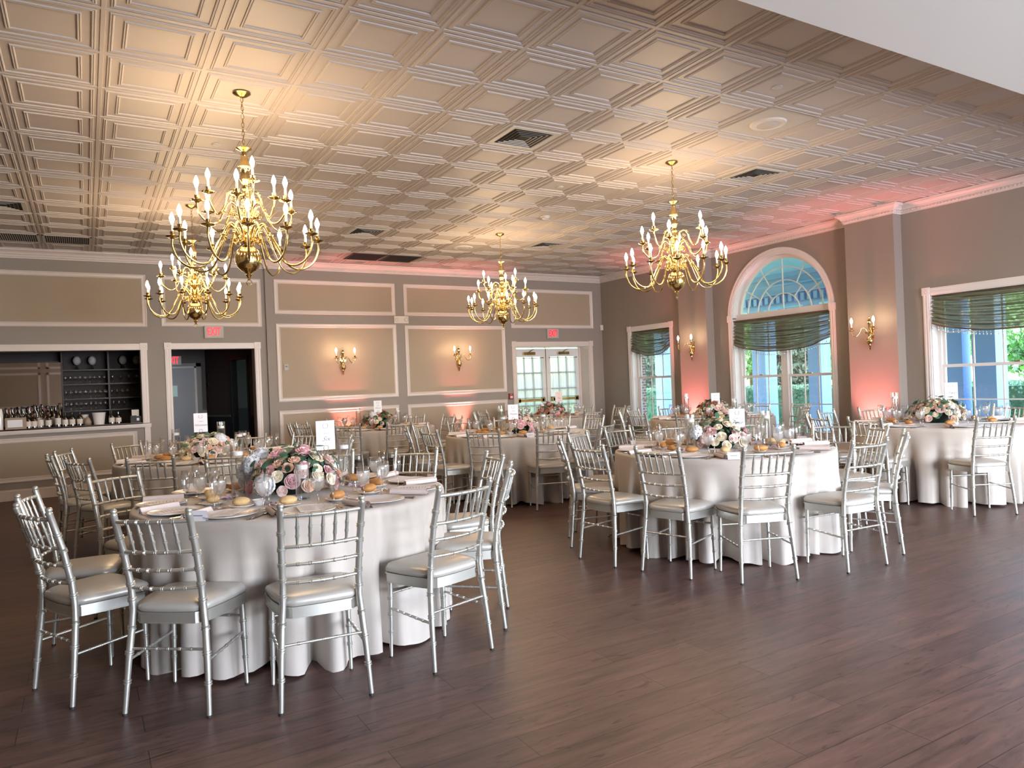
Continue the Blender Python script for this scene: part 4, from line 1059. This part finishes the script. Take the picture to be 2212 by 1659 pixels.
# ------------------------------------------------------------------ the bar behind the opening
BX0, BX1, BYB = -4.2, .86, 9.45
b = MB(); b.box(BX0, BX1, BYB, BYB+.1, 0, 2.75); b.box(BX1-.04, BX1, WYL+.22, BYB, 0, 2.75); b.box(BX0-.1, BX0, WYL+.22, BYB, 0, 2.75); b.box(BX0, BX1, WYL+.22, BYB, 2.7, 2.75)
struct(b.build('wall_bar', M['shelfback']), 'dark walls of the bar alcove')
struct(MB().box(BX0, BX1, WYL+.22, BYB, -.1, 0).build('floor_bar', M['dark']))
bc = MB().box(-3.3, .585, WYL+.0, 8.62, .985, 1.02).build('bar_counter', M['counter']); MB().box(-3.28, .57, WYL+.25, 8.55, 0, .985).build('counter_base', M['shelf'], bc)
tag(bc, 'dark red mahogany counter inside the bar opening', 'bar counter')
mr = MB().box(-3.3, -.50, 9.33, 9.345, 1.10, 2.035).build('bar_mirror', M['mirror']); MB().box(-3.3, -.48, 9.345, 9.36, 1.08, 2.06).build('mirror_backing', M['shelf'], mr); tag(mr, 'wide wall mirror behind the bar bottles', 'mirror')
sh = empty('bar_shelving', (.18, 9.3, 0))
for (lo, hi) in ((-.66, .0), (.0, .66)):
    for z in (1.235, 1.43, 1.67, 1.905): MB().box(lo+.01, hi-.01, -.16, .13, z-.022, z).build('shelf_board', M['shelf'], sh)
for x in (-.66, 0, .65): MB().box(x-.012, x+.012, -.17, .13, 1.02, 2.25).build('side_panel', M['shelf'], sh)
MB().box(-.66, .66, .12, .135, 1.02, 2.25).build('back_panel', M['shelfback'], sh)
tag(sh, 'dark mahogany glass shelving at the back of the bar', 'shelving')
MB_back = struct(MB().box(-3.3, .84, 8.95, BYB-.12, .88, .92).build('trim_40', M['shelf']))
def bottle(x, y, h, r, kind, lab, lcol=True, z=1.02):
    o = MB().lathe([(0, 0), (r, .0), (r, h*.58), (r*.8, h*.68), (r*.36, h*.78), (r*.33, h*.94), (r*.42, h*.95), (r*.42, h), (0, h)], 16).build('bottle', M[kind], None, smooth=40, loc=(x, y, z))
    if lcol: MB().lathe([(r+.0008, h*.12), (r+.0008, h*.48)], 16).build('label', M['label'], o, smooth='all')
    MB().lathe([(r*.44, h*.93), (r*.46, h+.002), (0, h+.003)], 12).build('cap', M['dark'] if kind != 'aglass' else M['redbox'], o, smooth=40)
    tag(o, lab, 'bottle', 'bottles on the bar counter'); return o
rb = random.Random(11)
xs = [-1.17, -1.10, -1.02, -.95, -.89, -.82, -.74, -.67, -.58, -.50]; hs = [.44, .44, .43, .44, .45, .47, .44, .43, .44, .48]
for k, (x, h) in enumerate(zip(xs, hs)): bottle(x-.012, 8.30, h-.13, .036, 'dglass' if k % 4 != 3 else 'glass', 'tall bottle in the back row on the bar counter, %s from left' % ORD[k], k % 2 == 0)
for k, x in enumerate([-1.13, -1.06, -.98, -.90, -.86, -.78, -.70, -.64]): bottle(x, 8.18, rb.uniform(.26, .32), .034, ('aglass', 'dglass', 'glass')[k % 3], 'bottle in the middle row on the bar counter, %s from left' % ORD[k], True)
for k, (x, h, kd) in enumerate(((-.90, .21, 'dglass'), (-.83, .21, 'aglass'), (-.75, .24, 'glass'), (-.65, .22, 'aglass'), (-.53, .27, 'dglass'), (-.44, .21, 'dglass'), (-.35, .21, 'dglass'), (-.25, .21, 'dglass'), (.17, .20, 'dglass'), (.26, .19, 'dglass'))):
    bottle(x, 8.05, h, .040, kd, 'short labelled bottle in the front row on the bar counter, %s from left' % ORD[k])
tag(MB().lathe([(0, 0), (.070, 0), (.092, .17), (.097, .18), (.090, .182), (.086, .17), (0, .165)], 32).build('ice_bucket', M['china'], None, smooth=40, loc=(0.0, 8.07, 1.02)), 'white ice bucket in the middle of the bar counter', 'bucket')
tag(MB().lathe([(0, 0), (.045, .0), (.05, .05), (.03, .10), (.008, .13), (0, .132)], 20, sx=1, sy=1).build('cloth_bundle', M['carton'], None, smooth='all', loc=(-.15, 8.02, 1.02)), 'small beige cloth bundle left of the ice bucket', 'cloth')
tag(MB().lathe([(0, 0), (.045, 0), (.055, .16), (.050, .16), (0, .15)], 20).build('drinks_jug', M['plastic'], None, smooth=40, loc=(-.19, 8.2, 1.02)), 'grey jug behind the cloth bundle on the bar counter', 'jug')
bx = MB().box(-.125, .125, -.08, .08, 0, .165).build('kraft_box', M['carton'], None, loc=(-1.045, 7.99, 1.02), rz=.05); MB().box(-.10, .08, -.0815, -.08, .03, .135).build('paper_label', M['paper'], bx); tag(bx, 'brown board box with blank white label at the left of the bar counter', 'box')
tag(MB().lathe([(0, 0), (.035, 0), (.038, .18), (.03, .25), (.022, .30), (0, .30)], 20).build('white_bottle', M['china'], None, smooth=40, loc=(-1.23, 7.98, 1.02)), 'white bottle at the left edge of the bar counter', 'bottle')
nc = MB().box(-.075, .075, -.06, .06, 0, .10).box(-.072, .01, -.055, .055, .10, .11).build('napkin_caddy', M['dark'], None, loc=(.50, 8.08, 1.02)); MB().box(-.055, .045, -.04, .03, .10, .20).build('paper_napkins', M['label'], nc); MB().box(.01, .045, -.062, -.06, .03, .07).build('small_label', M['paper'], nc)
tag(nc, 'black caddy of white napkins at the right end of the bar counter', 'napkin holder')
for k, x in enumerate((-.27, -.05, .40, .61)):
    o = MB().lathe([(0, 0), (.04, 0), (.02, .02), (.012, .06), (.012, .08)], 16).build('snifter_ornament', M['dark'], None, smooth=40, loc=(x, 9.26, 1.905)); MB().blob((0, 0, .15), .075, 16, 10, sc=(.8, .8, 1)).build('pale_globe', M['ventgrey'], o, smooth='all')
    tag(o, 'pale globe ornament on the top bar shelf, %s from left' % ORD[k], 'ornament', 'globe ornaments on the top bar shelf')
def mk_bar_glass(): return MB().lathe([(0, .001), (.028, .001), (.006, .006), (.004, .05), (.020, .066), (.032, .09), (.033, .11), (.028, .135)], 14).build('wine_glass', M['glass'], smooth='all')
for zi, (z, x0, x1, n, sn) in enumerate(((1.67, -.44, .12, 9, 'second shelf'), (1.43, -.44, .12, 9, 'third shelf'), (1.235, -.44, .12, 9, 'lowest shelf'), (1.67, .24, .60, 4, 'right second shelf'), (1.43, .22, .45, 4, 'right third shelf'), (1.235, .24, .40, 3, 'right lowest shelf'))):
    for k in range(n):
        o = proto('barglass', mk_bar_glass); o.location = (x0+(x1-x0)*k/(n-1), 9.24, z); tag(o, 'stemmed glass on the bar %s, %s from left' % (sn, ORD[k]), 'glass', 'glasses on the bar shelves')

# ------------------------------------------------------------------ hall behind the left doorway
HY = 10.5
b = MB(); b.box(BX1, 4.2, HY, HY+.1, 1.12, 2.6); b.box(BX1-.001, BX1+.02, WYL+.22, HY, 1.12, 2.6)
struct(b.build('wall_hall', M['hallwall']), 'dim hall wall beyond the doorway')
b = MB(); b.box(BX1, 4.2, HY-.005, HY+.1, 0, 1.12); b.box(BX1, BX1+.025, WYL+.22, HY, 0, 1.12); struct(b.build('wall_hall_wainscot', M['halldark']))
# slanting right hand hall wall from the far corner to the front
p0, p1 = Vector((1.86, HY, 0)), Vector((2.62, WYL+.22, 0)); t = (p1-p0); L_ = t.length; t.normalize(); ang = math.atan2(t.y, t.x)
rz = Matrix.Rotation(ang, 3, 'Z')
def hb(b, a0, a1, d0, d1, z0, z1): b.box(a0, a1, d0, d1, z0, z1, rot=rz, at=(p0.x, p0.y, 0))
b = MB(); D0, D1 = 1.05, 1.62
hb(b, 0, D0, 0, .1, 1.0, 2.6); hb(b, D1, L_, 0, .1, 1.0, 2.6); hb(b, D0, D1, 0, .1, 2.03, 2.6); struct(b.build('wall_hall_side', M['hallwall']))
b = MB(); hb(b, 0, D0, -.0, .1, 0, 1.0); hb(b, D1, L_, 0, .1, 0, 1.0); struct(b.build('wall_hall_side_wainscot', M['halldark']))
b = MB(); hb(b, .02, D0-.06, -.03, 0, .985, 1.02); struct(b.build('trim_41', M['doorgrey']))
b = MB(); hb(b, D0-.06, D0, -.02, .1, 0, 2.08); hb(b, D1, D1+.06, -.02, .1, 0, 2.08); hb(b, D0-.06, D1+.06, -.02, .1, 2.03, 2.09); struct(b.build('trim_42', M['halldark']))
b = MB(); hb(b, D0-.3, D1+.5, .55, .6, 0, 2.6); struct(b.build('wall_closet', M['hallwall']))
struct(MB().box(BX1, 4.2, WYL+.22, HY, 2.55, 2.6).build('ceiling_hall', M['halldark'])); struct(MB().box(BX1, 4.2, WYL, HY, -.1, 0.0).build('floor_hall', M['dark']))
b = MB(); b.box(.93, 1.71, HY-.03, HY-.006, 0, 1.97).build('x', M['doorgrey']) if False else None
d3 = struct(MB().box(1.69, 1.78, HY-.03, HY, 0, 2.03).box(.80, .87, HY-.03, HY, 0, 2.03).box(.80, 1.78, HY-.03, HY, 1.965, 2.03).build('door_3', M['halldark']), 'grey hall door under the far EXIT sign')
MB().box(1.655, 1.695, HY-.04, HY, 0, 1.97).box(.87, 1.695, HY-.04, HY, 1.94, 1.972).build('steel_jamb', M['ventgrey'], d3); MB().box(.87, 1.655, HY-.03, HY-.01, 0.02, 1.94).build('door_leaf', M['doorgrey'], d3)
MB().box(1.17, 1.35, HY-.033, HY-.03, 1.40, 1.61).build('posted_notice', M['labelblue'], d3)
exit_sign(1.285, 2.085, HY, 'red lit EXIT sign inside the dark hall, partly hidden by the doorway', .30, .17)
for k, z in enumerate((1.76, 1.60, 1.29)):
    o = MB(); hb(o, .10, .14, -.02, 0, z-.04, z+.04); tag(o.build('switch_plate', M['dark']), 'dark switch plate in the hall, %s from top' % ORD[k], 'switch', 'hall switch plates')

# ------------------------------------------------------------------ outside
struct(MB().box(WX+.2, 60, -30, 45, -.30, -.12).box(-10, 60, WY+.4, 60, -.31, -.13).build('ground_lawn', M['lawn']))
struct(MB().box(WX+.2, 13.2, -10, 13, -.12, -.06).build('floor_porch', M['path']), 'porch floor outside the windows')
struct(MB().box(WX+.2, 13.2, -10, 13, 3.46, 3.5).build('ceiling_porch', M['porchcyan']), 'pale blue porch ceiling')
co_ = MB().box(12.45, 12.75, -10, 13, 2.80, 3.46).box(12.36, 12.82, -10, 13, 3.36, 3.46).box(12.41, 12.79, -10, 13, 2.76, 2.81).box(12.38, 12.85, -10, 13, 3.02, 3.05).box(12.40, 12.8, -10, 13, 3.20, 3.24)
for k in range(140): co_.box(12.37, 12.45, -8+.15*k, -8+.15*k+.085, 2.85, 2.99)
tag(co_.build('porch_cornice', M['porchblueshade']), 'white porch cornice in blue shade with a dentil row seen through the fanlight', 'cornice')
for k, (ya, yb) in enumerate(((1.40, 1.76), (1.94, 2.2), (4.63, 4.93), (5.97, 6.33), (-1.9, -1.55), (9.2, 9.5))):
    lab = ('white porch column in blue shade behind the right edge window, wider one', 'white porch column in blue shade behind the right edge window, narrower one', 'white porch column in blue shade behind the right half of the arched window', 'white porch column in blue shade behind the left half of the arched window', 'pale porch column hidden past the right edge', 'pale porch column behind the narrow corner window')[k]
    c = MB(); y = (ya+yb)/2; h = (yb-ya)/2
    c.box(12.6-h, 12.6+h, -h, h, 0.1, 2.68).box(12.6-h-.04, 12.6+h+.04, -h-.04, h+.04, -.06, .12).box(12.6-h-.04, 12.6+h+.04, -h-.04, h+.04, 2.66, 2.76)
    tag(c.build('porch_column', M['porchblueshade'], None, loc=(0, y, 0)), lab, 'column', 'porch columns')
struct(MB().box(WX+.2, WX+.45, 7.02, 7.3, -.1, 3.3).box(WX+.2, WX+.32, 4.25, 4.5, -.1, 3.3).box(WX+.2, WX+.30, .82, 1.05, -.1, 3.3).build('wall_brick', M['brick']), 'red brick outer wall edge')
def foliage(name, centre, rx, ry, rz_, n, m_, seed, leaf=.06, cone=False, solid=True):
    rnd = random.Random(seed); b = MB()
    if solid: b.blob((0, 0, rz_*.0), 1, 14, 10, 0, sc=(rx*.82, ry*.82, rz_*.86)) if not cone else b.lathe([(rx*.78, -rz_*.95), (rx*.5, 0), (rx*.2, rz_*.6), (0, rz_*.93)], 12)
    for k in range(n):
        if cone:
            h = rnd.random()**.8; z = -rz_+2*rz_*h; a = rnd.uniform(0, 2*PI); rr = (1-h)*.98+.05+.08*sin(h*55); p = Vector((rx*rr*cos(a), ry*rr*sin(a), z))
        else:
            z = rnd.uniform(-1, 1); a = rnd.uniform(0, 2*PI); q = math.sqrt(1-z*z); s_ = rnd.uniform(.85, 1.12)*(1+.12*sin(a*5+z*4)); p = Vector((rx*q*cos(a)*s_, ry*q*sin(a)*s_, rz_*z*s_))
        nn = Vector((rnd.uniform(-1, 1), rnd.uniform(-1, 1), rnd.uniform(-.4, 1))).normalized(); t = nn.orthogonal().normalized(); w = nn.cross(t); l = leaf*rnd.uniform(.6, 1.4)
        b.quad(p-t*l, p-w*l*.5, p+t*l, p+w*l*.5)
    return b
def tree(name, x, y, h, r, m_, seed, lab, cone=False, n=2600, leaf=.09, trunk=.15, cat='tree', grp=None):
    root = empty(name, (x, y, -.12)); cz = h*(.53 if cone else .64); rz_ = h*(.47 if cone else .36)
    o = foliage('foliage', None, r, r, rz_, n, m_, seed, leaf, cone).build('foliage', M[m_], root); o.location = (0, 0, cz)
    MB().tube([(0, 0, 0), (0, 0, cz)], [trunk, trunk*.6], 8).build('trunk', M['bark'], root, smooth='all'); tag(root, lab, cat, grp)
G_ = 'trees in the garden outside'
tree('conifer_tree', 16.4, 8.47, 3.9, 1.0, 'leafdark', 1, 'dark conifer seen through the middle of the arched window', True, n=6000, grp=G_)
tree('conifer_tree', 16.0, 13.4, 3.9, .75, 'leafdark', 3, 'tall conifer seen through the narrow corner window', True, grp=G_)
for k, (x, y, h, r) in enumerate(((29, 27, 6.6, 2.9), (22, 22.5, 5.0, 2.0), (28, 20, 6.2, 2.5), (22, 17, 4.6, 2.0), (28, 14, 6.0, 2.6), (29, 8, 6.0, 2.6), (22.5, 10.6, 4.4, 1.7), (28, 2, 5.6, 2.6), (21, 3.4, 3.2, 1.5), (30, -5, 6, 2.9))):
    tree('leafy_tree', x, y, h, r, 'leafbright', 10+k, 'bright green garden tree, %s from left beyond the window wall' % ORD[k], n=8000, leaf=.10, grp=G_)
for k, (y0, y1) in enumerate(((9.6, 13.4), (5.4, 9.2), (-1.5, 4.4))):
    hb_ = MB(); rnd = random.Random(k); L_ = y1-y0; hb_.box(-.5, .5, -L_/2, L_/2, -.1, .98)
    for q in range(int(900*L_)):
        f = rnd.random()
        if f < .5: p = Vector((-.52+rnd.uniform(-.05, .05), rnd.uniform(-L_/2, L_/2), rnd.uniform(0, 1.02)))
        else: p = Vector((rnd.uniform(-.52, .5), rnd.uniform(-L_/2, L_/2), 1.0+rnd.uniform(-.05, .07)))
        nn = Vector((rnd.uniform(-1, 0), rnd.uniform(-1, 1), rnd.uniform(-.2, 1))).normalized(); t = nn.orthogonal().normalized(); w = nn.cross(t); l = .035
        hb_.quad(p-t*l, p-w*l*.6, p+t*l, p+w*l*.6)
    tag(hb_.build('clipped_hedge', M['leafmid'], None, loc=(15.0, (y0+y1)/2, 0)), ('low clipped hedge outside the narrow corner window', 'low clipped hedge outside the arched window', 'low clipped hedge outside the right edge window')[k], 'hedge', 'clipped hedges')

# ------------------------------------------------------------------ uplights and light
def area(name, loc, rot, sx, sy, power, color, spread=180):
    l = bpy.data.lights.new(name, 'AREA'); l.shape = 'RECTANGLE'; l.size = sx; l.size_y = sy; l.energy = power; l.color = color; l.spread = R(spread)
    o = bpy.data.objects.new(name, l); COL.objects.link(o); o.location = loc; o.rotation_euler = rot; return o
def point(name, loc, power, color, rad):
    l = bpy.data.lights.new(name, 'POINT'); l.energy = power; l.color = color; l.shadow_soft_size = rad
    o = bpy.data.objects.new(name, l); COL.objects.link(o); o.location = loc; return o
def spot(name, loc, to, power, color, ang, blend=.6, rad=.04):
    l = bpy.data.lights.new(name, 'SPOT'); l.energy = power; l.color = color; l.spot_size = R(ang); l.spot_blend = blend; l.shadow_soft_size = rad
    o = bpy.data.objects.new(name, l); COL.objects.link(o); o.location = loc; d = Vector(to)-Vector(loc); o.rotation_euler = d.to_track_quat('-Z', 'Y').to_euler(); return o
WARM = (1, .66, .36)
for k, ((x, y), _) in enumerate(CH): point('chandelier_glow', (x, y, 2.80), 30, WARM, .42)
for k, (p, rz, _) in enumerate(SC):
    for s in (-1, 1):
        v = Matrix.Rotation(rz, 3, 'Z') @ Vector((s*.165, -.21, .17)); point('sconce_glow', (p[0]+v.x, p[1]+v.y, p[2]+v.z), 4.2, WARM, .02)
CORAL = (1, .25, .235)
UP = [((3.80, WY-.15, .22), (3.78, WY+.02, 2.6), 'left uplight on the floor against the panelled back wall'), ((6.03, WY-.15, .22), (6.03, WY+.02, 2.6), 'right uplight on the floor against the panelled back wall'),
      ((WX-.38, 4.96, .22), (WX-.16, 4.96, 2.6), 'uplight on the floor at the pier left of the arched window'), ((WX-.38, 1.50, .22), (WX-.16, 1.50, 2.6), 'uplight on the floor at the pier right of the arched window')]
for k, (p, to, lab) in enumerate(UP):
    o = MB().lathe([(0, 0), (.07, 0), (.07, .02), (.062, .03), (.062, .17), (.058, .18), (.055, .16)], 24).build('uplight', M['dark'], None, smooth=40, loc=(p[0], p[1], 0))
    MB().lathe([(0, .158), (.055, .158)], 24).build('lens', M['lampred'], o); tag(o, lab, 'uplight', 'coral uplights')
    spot('uplight_beam', p, (p[0]+(to[0]-p[0])*.8, p[1]+(to[1]-p[1])*.8, 3.0), (210, 210, 250, 250)[k], CORAL, (48, 48, 66, 66)[k], .9)
# daylight: windows behind the camera and the window wall
DAY = (.82, .87, 1.0)
for k, (a, b_) in enumerate(FWIN): area('daylight_window', ((a+b_)/2, WF+.02, 1.6), (R(90), 0, 0), 1.9, 2.1, 195, DAY)
area('daylight_window', (WX-.02, -4.55, 1.4), (R(90), 0, R(90)), 2.0, 1.85, 10, DAY)
sl = bpy.data.lights.new('sun', 'SUN'); sl.energy = 5.0; sl.color = (1, .94, .84); sl.angle = R(.6)
so = bpy.data.objects.new('sun', sl); COL.objects.link(so); so.rotation_euler = Vector((-.35, -.75, -.75)).normalized().to_track_quat('-Z', 'Y').to_euler(); so.rotation_euler = Vector((.45, .5, -.8)).to_track_quat('-Z', 'Y').to_euler()
w = bpy.data.worlds.new('world'); scn.world = w; w.use_nodes = True; nt = w.node_tree; bg = nt.nodes['Background']
sk = nt.nodes.new('ShaderNodeTexSky'); sk.sky_type = 'NISHITA'; sk.sun_disc = False; sk.sun_elevation = R(50); sk.sun_rotation = R(220); sk.air_density = 1.0; sk.dust_density = 1.5
nt.links.new(sk.outputs[0], bg.inputs[0]); bg.inputs[1].default_value = 1.35
# ------------------------------------------------------------------ render look
scn.view_settings.view_transform = 'Standard'; scn.view_settings.look = 'None'; scn.view_settings.gamma = 1; scn.view_settings.use_curve_mapping = False
scn.view_settings.exposure = 1.02
scn.render.film_transparent = False
cy = scn.cycles; cy.use_denoising = True; cy.max_bounces = 10; cy.transparent_max_bounces = 24; cy.diffuse_bounces = 4; cy.glossy_bounces = 4; cy.transmission_bounces = 8
cy.sample_clamp_indirect = 4; cy.caustics_reflective = False; cy.caustics_refractive = False; cy.use_adaptive_sampling = True
